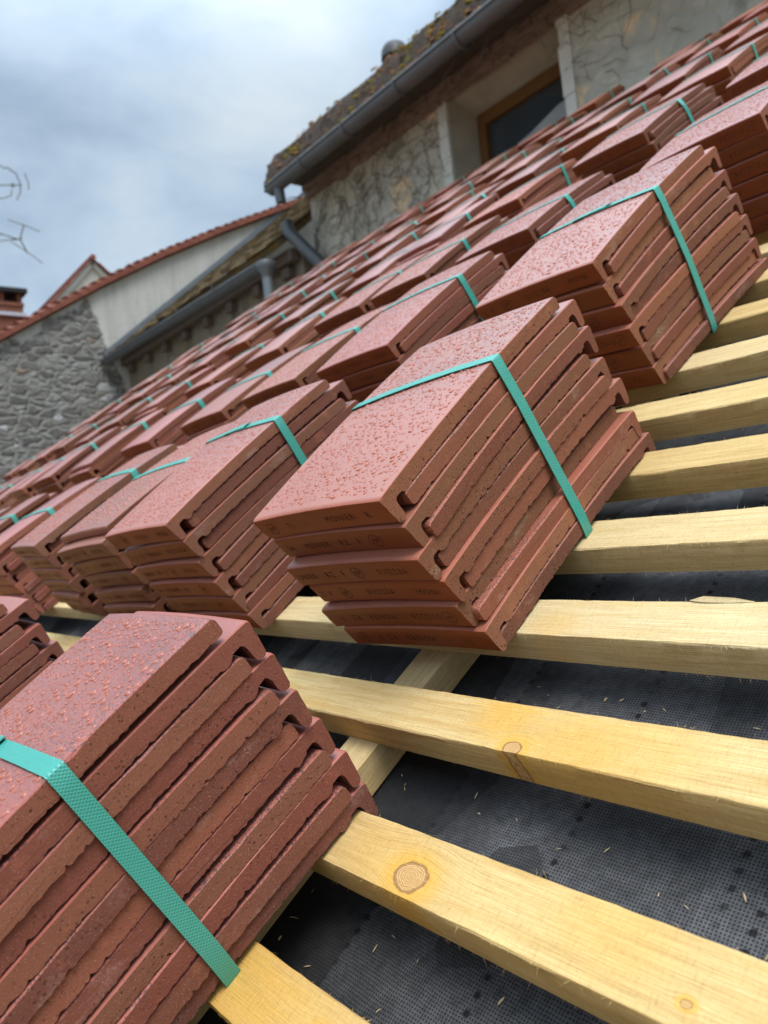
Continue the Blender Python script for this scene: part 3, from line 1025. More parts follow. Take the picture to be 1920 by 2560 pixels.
# ================================================================= background
def stone_mat(name, c1, c2, joint, scale, plaster=0.0, stains=.4, stretch=(1, 1, 1.3)):
    N = NT(name)
    o = N.coords()
    w = N.n('ShaderNodeVectorMath', operation='ADD'); N.l(N.mapping(o, stretch), w.inputs[0])
    dn = N.n('ShaderNodeTexNoise'); N.l(o, dn.inputs['Vector']); dn.inputs['Scale'].default_value = 6; dn.inputs['Detail'].default_value = 3
    sc = N.n('ShaderNodeVectorMath', operation='SCALE'); N.l(dn.outputs['Color'], sc.inputs[0]); sc.inputs['Scale'].default_value = .16
    N.l(sc.outputs[0], w.inputs[1])
    d = N.voro(w.outputs[0], scale, 'DISTANCE_TO_EDGE', rand=.9)
    cell = N.voro(w.outputs[0], scale, 'F1', 'Color', rand=.9)
    cs = N.sep(cell)
    col = N.mix(cs[0], c1, c2)
    col = N.mix(N.math('GREATER_THAN', cs[1], .86), col, (c1[0] * 1.25, c1[1] * 1.0, c1[2] * .78))
    col = N.mix(N.math('LESS_THAN', cs[2], .1), col, tuple(x * .45 for x in c1))
    col = N.mix(N.rng(N.noise(o, 18, 5, .7), .35, .7, 0, .5), col, tuple(x * .6 for x in c2))
    edge = N.rng(d, .03, .12, 1, 0)
    if plaster:
        edge = N.math('MAXIMUM', edge, N.rng(N.noise(o, 3.4, 4, .6), .62 - plaster * .3, .70 - plaster * .3))
    col = N.mix(edge, col, N.mix(N.noise(o, 12, 4), joint, tuple(x * .75 for x in joint)))
    col = N.mix(N.rng(N.noise(o, 1.7, 4, .65), .48, .7, 0, stains), col, tuple(x * .4 for x in joint))
    h = N.math('ADD', N.rng(d, 0, .14), N.math('MULTIPLY', N.noise(o, 30, 4), .35))
    return N.done(col, .92, N.bump(h, .5, .02), .2)


def gable_mat():
    """lime render, fallen off the lower part where rubble masonry shows"""
    N = NT('lime_render_over_rubble')
    o = N.coords(); s = N.sep(o)
    w = N.n('ShaderNodeVectorMath', operation='ADD'); N.l(N.mapping(o, (1, .8, 1.7)), w.inputs[0])
    dn = N.n('ShaderNodeTexNoise'); N.l(o, dn.inputs['Vector']); dn.inputs['Scale'].default_value = 5; dn.inputs['Detail'].default_value = 3
    sc = N.n('ShaderNodeVectorMath', operation='SCALE'); N.l(dn.outputs['Color'], sc.inputs[0]); sc.inputs['Scale'].default_value = .22
    N.l(sc.outputs[0], w.inputs[1])
    d = N.voro(w.outputs[0], 6.2, 'DISTANCE_TO_EDGE', rand=.85)
    cs = N.sep(N.voro(w.outputs[0], 6.2, 'F1', 'Color', rand=.85))
    st = N.ramp(cs[0], [(0, (.12, .116, .107)), (.3, (.20, .19, .17)), (.55, (.25, .237, .21)), (.8, (.15, .145, .134)), (1, (.31, .30, .275))])
    st = N.mix(N.math('GREATER_THAN', cs[1], .93), st, (.36, .25, .18))
    st = N.mix(N.math('GREATER_THAN', cs[2], .93), st, (.55, .55, .55))
    st = N.mix(N.rng(N.noise(o, 16, 6, .75), .38, .66, 0, .75), st, (.075, .072, .064))
    mort = N.mix(N.noise(o, 14, 4), (.30, .293, .27), (.20, .195, .18))
    st = N.mix(N.rng(d, .05, .13, 1, 0), st, mort)
    pl = N.mix(N.noise(o, 2.2, 4), (.53, .525, .49), (.42, .415, .385))
    pl = N.mix(N.rng(N.noise(N.mapping(o, (1, 3, .5)), 2.4, 5, .65), .45, .7, 0, .55), pl, (.30, .29, .255))
    pl = N.mix(N.rng(N.noise(o, 9, 5, .7), .55, .72, 0, .4), pl, (.34, .33, .29))
    # boundary of the bare patch: a rising line, closed off at the right
    wob = N.math('MULTIPLY', N.math('SUBTRACT', N.noise(o, 4.5, 4, .6), .5), .55)
    top = N.math('ADD', N.math('MULTIPLY', N.math('SUBTRACT', s[1], 2.04), .66), 2.68)
    m1 = N.rng(N.math('ADD', N.math('SUBTRACT', top, s[2]), wob), -.03, .03)
    right = N.math('ADD', N.math('MULTIPLY', N.math('SUBTRACT', 3.15, s[2]), .34), 3.14)
    m2 = N.rng(N.math('ADD', N.math('SUBTRACT', right, s[1]), N.math('MULTIPLY', wob, .35)), -.02, .02)
    m = N.math('MULTIPLY', m1, m2)
    col = N.mix(m, pl, st)
    h = N.math('ADD', N.math('MULTIPLY', N.math('MULTIPLY', N.rng(d, 0, .15), m), 1.0), N.math('MULTIPLY', N.noise(o, 25, 4), .25))
    return N.done(col, .92, N.bump(h, .7, .04), .2)


def moss_tile_mat(name, c1, c2, moss, amt):
    N = NT(name)
    o = N.coords()
    col = N.mix(N.noise(o, 9, 5, .65), c1, c2)
    col = N.mix(N.rng(N.noise(o, 40, 3), .5, .7, 0, .6), col, tuple(x * .4 for x in c1))
    m = N.noise(N.mapping(o, (1.2, 1, 1)), 5.0, 6, .7)
    col = N.mix(N.rng(m, .62 - amt, .72 - amt, 0, .9), col, N.mix(N.noise(o, 28, 3), moss, tuple(x * .35 for x in moss)))
    col = N.mix(N.rng(N.noise(o, 13, 4), .64, .74, 0, .7), col, (.19, .10, .06))
    return N.done(col, .95, N.bump(N.noise(o, 45, 5, .7), .8, .03), .1)


M_ZINC = plain('weathered_zinc', (.12, .13, .14), .45, .5, .35, .25, 6)
M_ZINC_L = plain('pale_zinc', (.17, .19, .21), .4, .5, .4, .2, 6)
M_WALL = stone_mat('lichened_stone_wall', (.66, .63, .53), (.50, .48, .40), (.58, .56, .48), 5.0, .5, .3)
M_WINGWALL = stone_mat('shaded_rubble_wall', (.23, .20, .15), (.17, .15, .11), (.25, .22, .165), 5, .6, .6)  # the wall's shade is put into its dark base colours
M_QUOIN = plain('pale_lime_jamb', (.66, .66, .61), .9, .2, 0, .25, 9)
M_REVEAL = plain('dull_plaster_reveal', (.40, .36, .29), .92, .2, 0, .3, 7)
M_BRICK = plain('eaves_brick', (.31, .225, .185), .92, .15, 0, .55, 14, .8, .02)
M_FRAME = plain('varnished_window_frame', (.16, .075, .022), .5, .4, 0, .3, 16)
M_GLASS = plain('dark_window_glass', (.05, .062, .075), .07, .6, 0, .1, 3, .02)
M_PAPER = plain('white_sheet', (.42, .45, .48), .5, .4, 0, .2, 8)
M_ROOFOLD = moss_tile_mat('old_mossy_tile', (.125, .095, .078), (.055, .048, .042), (.12, .085, .025), .08)
M_ROOFWING = moss_tile_mat('lichened_wing_tile', (.20, .155, .10), (.12, .10, .07), (.27, .17, .055), .15)
M_MOSS = plain('moss', (.19, .14, .03), 1.0, .05, 0, .6, 30, .8, .01)
M_MOSSB = plain('rusty_moss', (.24, .12, .06), 1.0, .05, 0, .6, 30, .8, .01)
M_VINE = plain('dry_creeper', (.15, .115, .085), .9, .1, 0, .4, 20)
M_REDTILE = plain('red_coping_tile', (.20, .068, .045), .85, .25, 0, .5, 5, .4, .01)
M_WHITE = plain('white_gable_render', (.56, .52, .44), .9, .2, 0, .15, 5)
M_TRIM = plain('pale_verge_trim', (.68, .63, .54), .85, .2, 0, .1, 5)
M_DARK = plain('black_chimney_slab', (.018, .018, .018), .8, .3)
M_CHIM = plain('sooty_brick', (.20, .085, .055), .9, .2, 0, .6, 8, .6, .01)
M_STEEL = plain('aerial_aluminium', (.15, .155, .15), .45, .5, .6)

YW, XL, XR = 3.63, -4.95, 3.4        # house wall plane and its ends


def tiled_roof(name, xa, xb, eave_y, eave_z, pitch, length, mats, parent, th=.035, row=.115, tw=.175, seed=1):
    """courses of single plain tiles, each a little out of line"""
    rg = random.Random(seed)
    mb = MB()
    cp, sp = math.cos(pitch), math.sin(pitch)
    def P(x, s, n): return (x, eave_y + s * cp - n * sp, eave_z + s * sp + n * cp)
    k = 0; s = 0
    while s < length:
        x = xa + (0 if k % 2 else -tw / 2)
        while x < xb:
            x0, x1 = max(x, xa) + .002, min(x + tw, xb) - .002
            if x1 - x0 > .02:
                j = rg.gauss(0, .006); t = rg.gauss(0, .004); b = .012 + abs(rg.gauss(0, .003))
                a = [P(x0, s + j, b + t), P(x1, s + j + rg.gauss(0, .004), b + t + rg.gauss(0, .003)), P(x1, s + row * 1.6, .006), P(x0, s + row * 1.6, .006)]
                c = [P(x0, s + j, b + t - .014), P(x1, s + j, b + t - .014), P(x1, s + row * 1.6, -.008), P(x0, s + row * 1.6, -.008)]
                mb.add(a + c, [(0, 1, 2, 3), (7, 6, 5, 4), (0, 4, 5, 1), (1, 5, 6, 2), (2, 6, 7, 3), (3, 7, 4, 0)])
            x += tw
        s += row; k += 1
    # boarding under the tiles
    c = [P(xa, -.0, -.012), P(xb, 0, -.012), P(xb, length, -.012), P(xa, length, -.012), P(xa, 0, -.012 - th), P(xb, 0, -.012 - th), P(xb, length, -.012 - th), P(xa, length, -.012 - th)]
    mb.add(c, [(0, 1, 2, 3), (7, 6, 5, 4), (0, 4, 5, 1), (1, 5, 6, 2), (2, 6, 7, 3), (3, 7, 4, 0)])
    return obj(name, mb.mesh(name), mats, parent)


def gutter(parent, xa, xb, y, z, r, mat, drop=0.0, name='gutter'):
    mb = MB()
    seg, xs = 10, [xa + (xb - xa) * k / 12 for k in range(13)]
    def ring(x, rr):
        zz = z + drop * (x - xa) / (xb - xa)
        return [Vector((x, y - rr * math.cos(math.pi * k / seg), zz - rr * math.sin(math.pi * k / seg))) for k in range(seg + 1)]
    for rr, fl in ((r, 1), (r - .004, 0)):
        rings = [ring(x, rr) for x in xs]
        vs = [p for q in rings for p in q]
        fs = []
        for i in range(len(xs) - 1):
            for k in range(seg):
                fs.append((i * (seg + 1) + k, (i + 1) * (seg + 1) + k, (i + 1) * (seg + 1) + k + 1, i * (seg + 1) + k + 1))
        mb.add(vs, fs)
    for x in (xa, xb):
        mb.add(ring(x, r), [tuple(range(seg + 1))])
    mb.tube([(xa, y - r, z), (xb, y - r, z + drop)], .011, 8)
    return obj(name, mb.mesh(name, 50), (mat,), parent)


# ---- stone house with the window
house = empty('stone_house', (0, YW, 0))
prop(house, 'old lichened stone house with mossy roof and recessed window above the tile stacks', 'house')
house.location = (0, 0, 0)
WX0, WX1, WZ0, WZ1 = -3.252, -2.295, 2.35, 3.13
mb = MB()
D = .45
for (a, b, z0, z1) in ((XL, WX0, -4, 3.30), (WX1, XR, -4, 3.30), (WX0, WX1, -4, WZ0), (WX0, WX1, WZ1, 3.30)):
    mb.box(a, b, YW, YW + D, z0, z1)
mb.box(XL, XL + .4, YW + D, 9.0, -4, 3.30)
# rising side gable up to the roof slope
mb.add([(XL, YW + D, 3.30), (XL, 9.0, 3.30), (XL, 9.0, 7.6), (XL + .4, YW + D, 3.30), (XL + .4, 9.0, 3.30), (XL + .4, 9.0, 7.6)],
       [(0, 1, 2), (5, 4, 3), (0, 2, 5, 3), (1, 4, 5, 2), (0, 3, 4, 1)])
obj('wall', mb.mesh('house_wall'), (M_WALL,), house)
mb = MB()                                  # pale dressed margins each side of the opening
rg = random.Random(3)
for (a, b) in ((WX0 - .085, WX0 + .003), (WX1 - .003, WX1 + .078)):
    mb = MB()
    z = WZ0 - .1
    while z < 3.12:
        hgt = rg.uniform(.1, .16)
        mb.box(a + rg.uniform(-.008, .008), b, YW - .012 - rg.uniform(0, .004), YW + .05, z, min(z + hgt - .004, 3.13))
        z += hgt
    obj('jamb', mb.mesh('jamb'), (M_QUOIN,), house)
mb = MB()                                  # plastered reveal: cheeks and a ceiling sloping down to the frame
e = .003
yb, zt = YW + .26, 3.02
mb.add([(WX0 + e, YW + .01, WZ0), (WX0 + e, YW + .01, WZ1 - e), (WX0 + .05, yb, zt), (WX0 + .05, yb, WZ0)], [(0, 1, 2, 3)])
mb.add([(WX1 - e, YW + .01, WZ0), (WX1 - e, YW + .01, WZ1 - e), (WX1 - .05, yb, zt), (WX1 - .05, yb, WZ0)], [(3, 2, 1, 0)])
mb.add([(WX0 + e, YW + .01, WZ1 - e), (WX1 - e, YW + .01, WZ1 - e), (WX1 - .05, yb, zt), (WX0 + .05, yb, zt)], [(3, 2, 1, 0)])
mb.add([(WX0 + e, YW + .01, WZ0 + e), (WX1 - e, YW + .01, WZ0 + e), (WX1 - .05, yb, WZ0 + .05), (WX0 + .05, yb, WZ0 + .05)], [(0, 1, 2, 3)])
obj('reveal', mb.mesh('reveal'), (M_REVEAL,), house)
mb = MB()
fx0, fx1 = WX0 + .05, WX1 - .05
mb.box(fx0, fx0 + .07, yb - .03, yb + .04, WZ0 + .05, zt)
mb.box(fx1 - .07, fx1, yb - .03, yb + .04, WZ0 + .05, zt)
mb.box(fx0 + .07, fx1 - .07, yb - .03, yb + .04, zt - .085, zt)
mb.box(fx0 + .07, fx1 - .07, yb - .03, yb + .04, WZ0 + .05, WZ0 + .12)
win = obj('window', mb.mesh('window_frame'), (M_FRAME,), house)
mb = MB(); mb.box(fx0 + .07, fx1 - .07, yb + .01, yb + .02, WZ0 + .12, zt - .085)
obj('pane', mb.mesh('pane'), (M_GLASS,), win)
mb = MB()
mb.add([(fx0 + .30, yb - .0, 2.60), (fx1 - .075, yb - .0, 2.60), (fx1 - .075, yb + .001, 2.80), (fx1 - .2, yb + .002, 2.79), (fx0 + .42, yb + .002, 2.72), (fx0 + .31, yb + .001, 2.70)], [(0, 1, 2, 3, 4, 5)])
obj('paper_sheet', mb.mesh('paper_sheet'), (M_PAPER,), win)
mb = MB()                                  # crumbling brick course under the eaves
rg = random.Random(5)
for rowz, out in ((3.085, .03), (3.135, .06)):
    x = XL
    while x < XR:
        w = rg.uniform(.09, .2)
        mb.box(x, x + w - .004, YW - out - rg.uniform(0, .025), YW + .01, rowz + rg.uniform(-.012, .012), rowz + .05)
        x += w
obj('eaves_course', mb.mesh('eaves_course'), (M_BRICK,), house)
mb = MB(); mb.box(XL, XR, 3.29, YW + .02, 3.19, 3.215)
obj('soffit', mb.mesh('soffit'), (plain('grey_soffit_board', (.10, .09, .08), .9, .2, 0, .3, 9),), house)
RP = math.radians(40.5)
tiled_roof('roof', XL - .04, XR, 3.33, 3.372, RP, 5.6, (M_ROOFOLD,), house, .12, .11, .17, 4)
mb = MB()                                  # thick ragged edge of old tiles and moss above the gutter
prof = [(3.262, 3.085), (3.205, 3.10), (3.215, 3.14), (3.212, 3.175), (3.235, 3.215), (3.236, 3.255), (3.262, 3.29), (3.266, 3.325), (3.30, 3.365), (3.345, 3.395), (3.46, 3.492), (3.60, 3.60)]
nx = 420
for i in range(nx + 1):
    x = XL - .045 + (XR - XL) * i / nx
    step = noise.cell(Vector((x / .165, 0, 0))) * .012
    for k, (y, z) in enumerate(prof):
        a = noise.noise(Vector((x * 14, k * .9, 1))); b = noise.noise(Vector((x * 45, k * 2.1, 6)))
        q = .016 * a + .013 * b + step
        mb.v.append((x, y - q * .7, z + q * .8))
npf = len(prof)
for i in range(nx):
    for k in range(npf - 1):
        mb.f.append([i * npf + k, (i + 1) * npf + k, (i + 1) * npf + k + 1, i * npf + k + 1]); mb.m.append(0)
mb.f.append(list(range(npf))); mb.m.append(0)
obj('eave_edge', mb.mesh('eave_edge', 50), (M_ROOFOLD,), house)
mb = MB()
for dx in (.0,):
    cp, sp = math.cos(RP), math.sin(RP)
    a = [(XL - .06, 3.33 + s * cp, 3.372 + s * sp + n) for (s, n) in ((-.01, .02), (5.6, .02), (5.6, -.15), (-.01, -.15))]
    b = [(XL - .042, q[1], q[2]) for q in a]
    mb.add(a + b, [(0, 1, 2, 3), (7, 6, 5, 4), (0, 4, 5, 1), (1, 5, 6, 2), (2, 6, 7, 3), (3, 7, 4, 0)])
obj('verge_board', mb.mesh('verge_board'), (plain('dark_verge', (.05, .043, .037), .9, .2),), house)


def moss_mesh(name, seed, n, smin, smax):
    rg = random.Random(seed)
    mb = MB()
    cp, sp = math.cos(RP), math.sin(RP)
    for _ in range(n):
        x = rg.uniform(XL, -.8); s = rg.uniform(-.02, .31)
        if noise.noise(Vector((x * 3.1 + seed, s * 9, 2))) < .02: continue
        c = Vector((x, 3.20 + s * .32, 3.10 + s * .95))
        r = rg.uniform(smin, smax)
        seg = 6; vs = []
        for ph in (0, .6, 1.1):
            for k in range(seg):
                a = 2 * math.pi * k / seg + rg.uniform(-.3, .3)
                q = r * math.cos(ph) * rg.uniform(.75, 1.25); hh = r * .6 * math.sin(ph) * rg.uniform(.8, 1.3)
                dx, ds = q * math.cos(a) * 1.3, q * math.sin(a)
                vs.append(c + Vector((dx, ds * cp - hh * sp, ds * sp + hh * cp)))
        fs = [(i * seg + k, i * seg + (k + 1) % seg, (i + 1) * seg + (k + 1) % seg, (i + 1) * seg + k) for i in range(2) for k in range(seg)]
        fs.append(tuple(2 * seg + k for k in range(seg)))
        mb.add(vs, fs)
    return mb.mesh(name)


for nm, sd, m in (('moss', 1, M_MOSS), ('moss', 2, M_MOSSB)):
    o = obj(nm, moss_mesh(nm, sd, 900, .008, .026), (m,), house); o['kind'] = 'stuff'
GZ = 3.075
g = gutter(house, -4.87, 3.3, 3.205, GZ, .064, M_ZINC, .03)
for x in (-4.35, -3.80, -3.22, -2.66, -2.1, -1.5):
    mb = MB()
    mb.tube([(x, 3.205 - .077 * math.cos(math.pi * k / 8), GZ + .005 - .079 * math.sin(math.pi * k / 8)) for k in range(9)], .006, 6)
    mb.tube([(x, 3.282, GZ), (x, 3.42, GZ + .12)], .006, 6)
    obj('bracket', mb.mesh('bracket', 50), (M_ZINC,), g)
mb = MB(); mb.tube([(-4.76, 3.205, GZ - .05), (-4.76, 3.207, GZ - .10), (-4.762, 3.215, GZ - .155)], .042, 12)
obj('downpipe', mb.mesh('outlet', 50), (M_ZINC,), house)
# domed roof vent
mb = MB()
c = Vector((-3.98, 3.88, 3.85))
pr = [(.0, .13), (.045, .125), (.085, .10), (.105, .06), (.11, .0), (.07, -.005), (.07, -.12)]
vs = []; seg = 16
for (r_, z_) in pr:
    for k in range(seg):
        a = 2 * math.pi * k / seg
        vs.append(c + Vector((max(r_, .001) * math.cos(a), max(r_, .001) * math.sin(a), z_)))
mb.add(vs, [(i * seg + k, i * seg + (k + 1) % seg, (i + 1) * seg + (k + 1) % seg, (i + 1) * seg + k) for i in range(len(pr) - 1) for k in range(seg)])
obj('roof_vent', mb.mesh('roof_vent', 60), (plain('dark_vent', (.03, .03, .032), .5, .4),), house)

# ---- bare creeper on the house wall
mb = MB()
rg = random.Random(12)
def stem(p, d, n, st, r0, yl=YW - .012, wander=.35, mi=0, free=False):
    pts = [Vector(p)]; d = Vector(d).normalized()
    for k in range(n):
        d = (d + Vector((rg.gauss(0, wander), 0 if not free else rg.gauss(0, .1), rg.gauss(0, wander)))).normalized()
        q = pts[-1] + d * st
        if not free: q.y = yl + rg.uniform(-.004, .003)
        pts.append(q)
    mb.tube(pts, [r0 * (1 - .8 * k / n) for k in range(n + 1)], 5, mi)
    return pts
for k in range(170):                       # left of the window: a mat of fine stems
    x = rg.uniform(XL + .05, WX0 - .09); z = rg.uniform(2.5, 3.08)
    if rg.random() > (z - 2.35) / .6 and rg.random() < .6: continue
    pts = stem((x, YW - .012, z), (rg.uniform(-.8, .8), 0, rg.uniform(-1, .6)), 8, rg.uniform(.02, .05), rg.uniform(.0012, .0034), wander=.5)
    if rg.random() < .6: stem(pts[4], (rg.uniform(-1, 1), 0, rg.uniform(-1, 1)), 6, .03, .0014, wander=.5)
for k in range(34):                        # right of it, sparser
    x = rg.uniform(WX1 + .02, -.9); z = rg.uniform(2.62, 3.05)
    stem((x, YW - .014, z), (rg.choice((-1, 1)) * rg.uniform(.5, 1), 0, rg.uniform(-.8, .8)), 8, rg.uniform(.02, .045), rg.uniform(.001, .0026), wander=.45)
for k in range(34):                        # tangle along the brick course
    x = rg.uniform(XL + .05, -1.2); z = rg.uniform(3.02, 3.17)
    stem((x, YW - .10, z), (rg.choice((-1, 1)), 0, rg.uniform(-.2, .2)), 9, rg.uniform(.04, .08), rg.uniform(.002, .006), YW - .10, .25)
for k in range(9):                         # strands hanging off the gutter
    x = rg.uniform(-4.6, -2.2)
    stem((x, 3.35, 3.16), (rg.uniform(-.5, .5), -.25, -1), 7, rg.uniform(.03, .06), .004, free=True, wander=.25)
cr = obj('creeper', mb.mesh('creeper', 60), (M_VINE,))
prop(cr, 'leafless brown creeper stems clinging under the eaves of the stone house', 'creeper')

# ---- low wing between the house and the rendered gable
GX = -9.0
wing = empty('low_wing')
prop(wing, 'low shaded wing with ochre lichened roof between rendered gable and stone house', 'house')
mb = MB(); mb.box(GX + .01, XL - .01, 3.5, 3.9, -4, 2.62)
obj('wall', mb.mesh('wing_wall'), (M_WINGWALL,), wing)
WP = math.radians(38.8)
tiled_roof('roof', GX + .02, XL - .062, 3.255, 2.69, WP, 4.3, (M_ROOFWING,), wing, .05, .12, .18, 8)
gw = gutter(wing, GX + .02, -5.02, 3.20, 2.615, .055, M_ZINC, -.085)
mb = MB()
for x in (-8.3, -7.5, -6.7, -5.9): mb.tube([(x, 3.20 - .08 * math.cos(math.pi * k / 8), 2.668 - .02 * (x + 9) / 1 * .98 * .99 - .08 * math.sin(math.pi * k / 8)) for k in range(9)], .006, 6)
obj('bracket', mb.mesh('wing_brackets', 50), (M_ZINC,), gw)
mb = MB()                                  # brick corbels under the gutter, their shade put into the colour
rg = random.Random(17)
x = GX + .15
while x < XL - .2:
    mb.box(x, x + .12, 3.43, 3.505, 2.46, 2.55 + rg.uniform(-.01, .01)); x += .52
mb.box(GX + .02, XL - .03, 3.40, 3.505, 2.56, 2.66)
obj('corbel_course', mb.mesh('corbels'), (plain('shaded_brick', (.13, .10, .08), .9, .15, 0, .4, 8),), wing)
mb = MB()                                  # lead flashing against the gable
cp, sp = math.cos(WP), math.sin(WP)
a = [(GX + .012, 3.23 + s * cp - n * sp, 2.70 + s * sp + n * cp) for s, n in ((-.02, -.02), (4.25, -.02), (4.25, .05), (-.02, .045))]
b = [(GX + .035, q[1], q[2]) for q in a]
mb.add(a + b, [(0, 1, 2, 3), (7, 6, 5, 4), (0, 4, 5, 1), (1, 5, 6, 2), (2, 6, 7, 3), (3, 7, 4, 0)])
obj('flashing', mb.mesh('flashing'), (M_ZINC_L,), wing)
mb = MB()                                  # rain head, its pipe, and the pipe slanting in from the house
hc = Vector((-4.93, 3.12, 2.43))
seg = 14; vs = []
pr = [(.078, .05), (.082, .04), (.075, .0), (.045, -.05), (.042, -.08)]
for (r_, z_) in pr:
    for k in range(seg):
        an = 2 * math.pi * k / seg; vs.append(hc + Vector((r_ * math.cos(an), r_ * math.sin(an), z_)))
mb.add(vs, [(i * seg + k, i * seg + (k + 1) % seg, (i + 1) * seg + (k + 1) % seg, (i + 1) * seg + k) for i in range(len(pr) - 1) for k in range(seg)] + [tuple(range(seg))])
obj('rain_head', mb.mesh('rain_head', 50), (M_ZINC,), wing)
mb = MB(); mb.tube([hc + Vector((0, 0, -.06)), hc + Vector((0, 0, -.5)), hc + Vector((.02, .06, -4))], .042, 12)
obj('downpipe', mb.mesh('wing_pipe', 50), (M_ZINC_L,), wing)
mb = MB(); mb.tube([(-4.97, 3.38, 2.86), (-4.95, 3.39, 2.77), (-4.86, 3.46, 2.62), (-4.74, 3.55, 2.44), (-4.70, 3.56, 2.2)], .055, 12)
obj('downpipe', mb.mesh('slanting_pipe', 50), (M_ZINC,), house)

# ---- rendered gable wall with a tiled coping
gable = empty('rendered_gable')
prop(gable, 'pale rendered gable wall with bare rubble patch and red tile coping at left', 'house')
cop = [(y_, z_ - .085) for y_, z_ in [(-4.0, -.95), (-1.0, .95), (1.0, 2.25), (2.06, 2.92), (2.51, 3.20), (3.25, 3.655), (4.07, 4.12), (4.96, 4.575), (5.96, 5.05), (7.5, 5.78), (9.0, 6.45)]]
poly = [(-4.0, -4.0)] + cop + [(9.0, -4.0)]
mb = MB()
nP = len(poly)
mb.add([(GX, y, z - .05) for y, z in poly] + [(GX - .35, y, z - .05) for y, z in poly],
       [tuple(range(nP)), tuple(range(nP, 2 * nP))[::-1]] + [(k, nP + k, nP + (k + 1) % nP, (k + 1) % nP) for k in range(nP)])
obj('wall', mb.mesh('gable_wall'), (gable_mat(),), gable)
mb = MB()
rg = random.Random(30)
def along(t):
    acc = 0
    for (a, b) in zip(cop[:-1], cop[1:]):
        l = math.dist(a, b)
        if acc + l >= t:
            f = (t - acc) / l
            return Vector((0, a[0] + (b[0] - a[0]) * f, a[1] + (b[1] - a[1]) * f)), Vector((0, (b[0] - a[0]) / l, (b[1] - a[1]) / l))
        acc += l
    return None, None
t = 3.0
while True:
    p, d = along(t)
    if p is None: break
    up = Vector((0, -d.z, d.y))
    tl = .135
    for half in (0,):
        vs = []
        for s, lift, rr in ((0, .058, .062), (tl * .5, .042, .058), (tl * 1.25, .018, .05)):
            for k in range(9):
                a = math.pi * k / 8
                vs.append(Vector((GX - .10 + 2.9 * rr * math.cos(a), 0, 0)) + p + d * s + up * (lift - .02 + rr * .72 * math.sin(a)) + Vector((0, 0, rg.gauss(0, .004))))
        mb.add(vs, [(i * 9 + k, i * 9 + k + 1, (i + 1) * 9 + k + 1, (i + 1) * 9 + k) for i in range(2) for k in range(8)] + [tuple(range(9))])
    mb.box(GX - .27, GX + .085, -.0, .13, -.03, .03, 0, Matrix.Translation(p) @ Matrix(((1, 0, 0, 0), (0, d.y, up.y, 0), (0, d.z, up.z, 0), (0, 0, 0, 1))))
    t += tl * rg.uniform(.95, 1.05)
obj('coping', mb.mesh('coping', 40), (M_REDTILE,), gable)

# ---- neighbour's gabled house behind it
nb = empty('neighbour_house')
prop(nb, 'small white gable peak with red tiled verge rising behind the tile coping', 'house')
ap, lf, rt = (4.22, 4.99), (2.2, 2.66), (5.7, 3.62)
mb = MB()
pp = [(lf[0], -4), lf, ap, rt, (rt[0], -4)]
mb.add([(-12, y, z) for y, z in pp] + [(-18, y, z) for y, z in pp], [tuple(range(5)), tuple(range(5, 10))[::-1]] + [(k, 5 + k, 5 + (k + 1) % 5, (k + 1) % 5) for k in range(5)])
obj('wall', mb.mesh('neighbour_wall'), (M_WHITE,), nb)
mbr, mbt = MB(), MB()
for (a, b) in ((lf, ap), (rt, ap)):
    d = Vector((0, b[0] - a[0], b[1] - a[1])); ln = d.length; d.normalize()
    up = Vector((0, -d.z, d.y)) if d.y > 0 else Vector((0, d.z, -d.y))
    Mx = Matrix(((1, 0, 0, 0), (0, d.y, up.y, a[0]), (0, d.z, up.z, a[1]), (0, 0, 0, 1)))
    s = -.1
    while s < ln - .02:
        mbr.box(-18.2, -11.88, s, s + .24, .03 + (.02 if d.y > 0 else .0), .10, 0, Mx @ Matrix.Rotation(-.08, 4, 'X')) if False else mbr.box(-18.2, -11.88 + .012 * math.sin(s * 30), s, min(s + .21, ln + .0), .004, .020 + .010 * math.sin(s * 9), 0, Mx)
        s += .2
    mbt.box(-11.998, -11.95, -.1, ln - .03, -.07, .003, 0, Mx)
mbr.tube([(-18.2, ap[0], ap[1] + .02), (-11.86, ap[0], ap[1] + .02)], .045, 10)
obj('roof', mbr.mesh('neighbour_roof', 30), (M_REDTILE,), nb)
obj('verge_trim', mbt.mesh('verge_trim'), (M_TRIM,), nb)

# ---- brick chimney with a slab on little piers
ch = empty('chimney')
prop(ch, 'brick chimney with flat black slab on short piers at the far left', 'chimney')
mb = MB()
rg = random.Random(2)
z = 3.0
while z < 4.82:
    off = 0 if int(z * 100) % 2 else .06
    g_ = .02 if z > 4.7 else 0
    mb.box(-14.6 - g_, -14.0 + g_, 2.85 - g_, 3.66 + g_ + rg.uniform(-.006, .006), z, z + .062)
    z += .068
obj('stack', mb.mesh('chimney_stack'), (M_CHIM,), ch)
mb = MB()
for y in (2.87, 3.30, 3.59): mb.box(-14.55, -14.02, y, y + .07, 4.83, 5.0)
obj('pier', mb.mesh('piers'), (M_CHIM,), ch)
mb = MB(); mb.box(-14.7, -13.92, 2.75, 3.74, 5.0, 5.075)
obj('cap_slab', mb.mesh('cap_slab'), (M_DARK,), ch)
mb = MB(); mb.box(-14.66, -13.95, 2.80, 3.70, 4.585, 4.645)
obj('lead_band', mb.mesh('lead_band'), (plain('pale_band', (.42, .45, .5), .6),), ch)

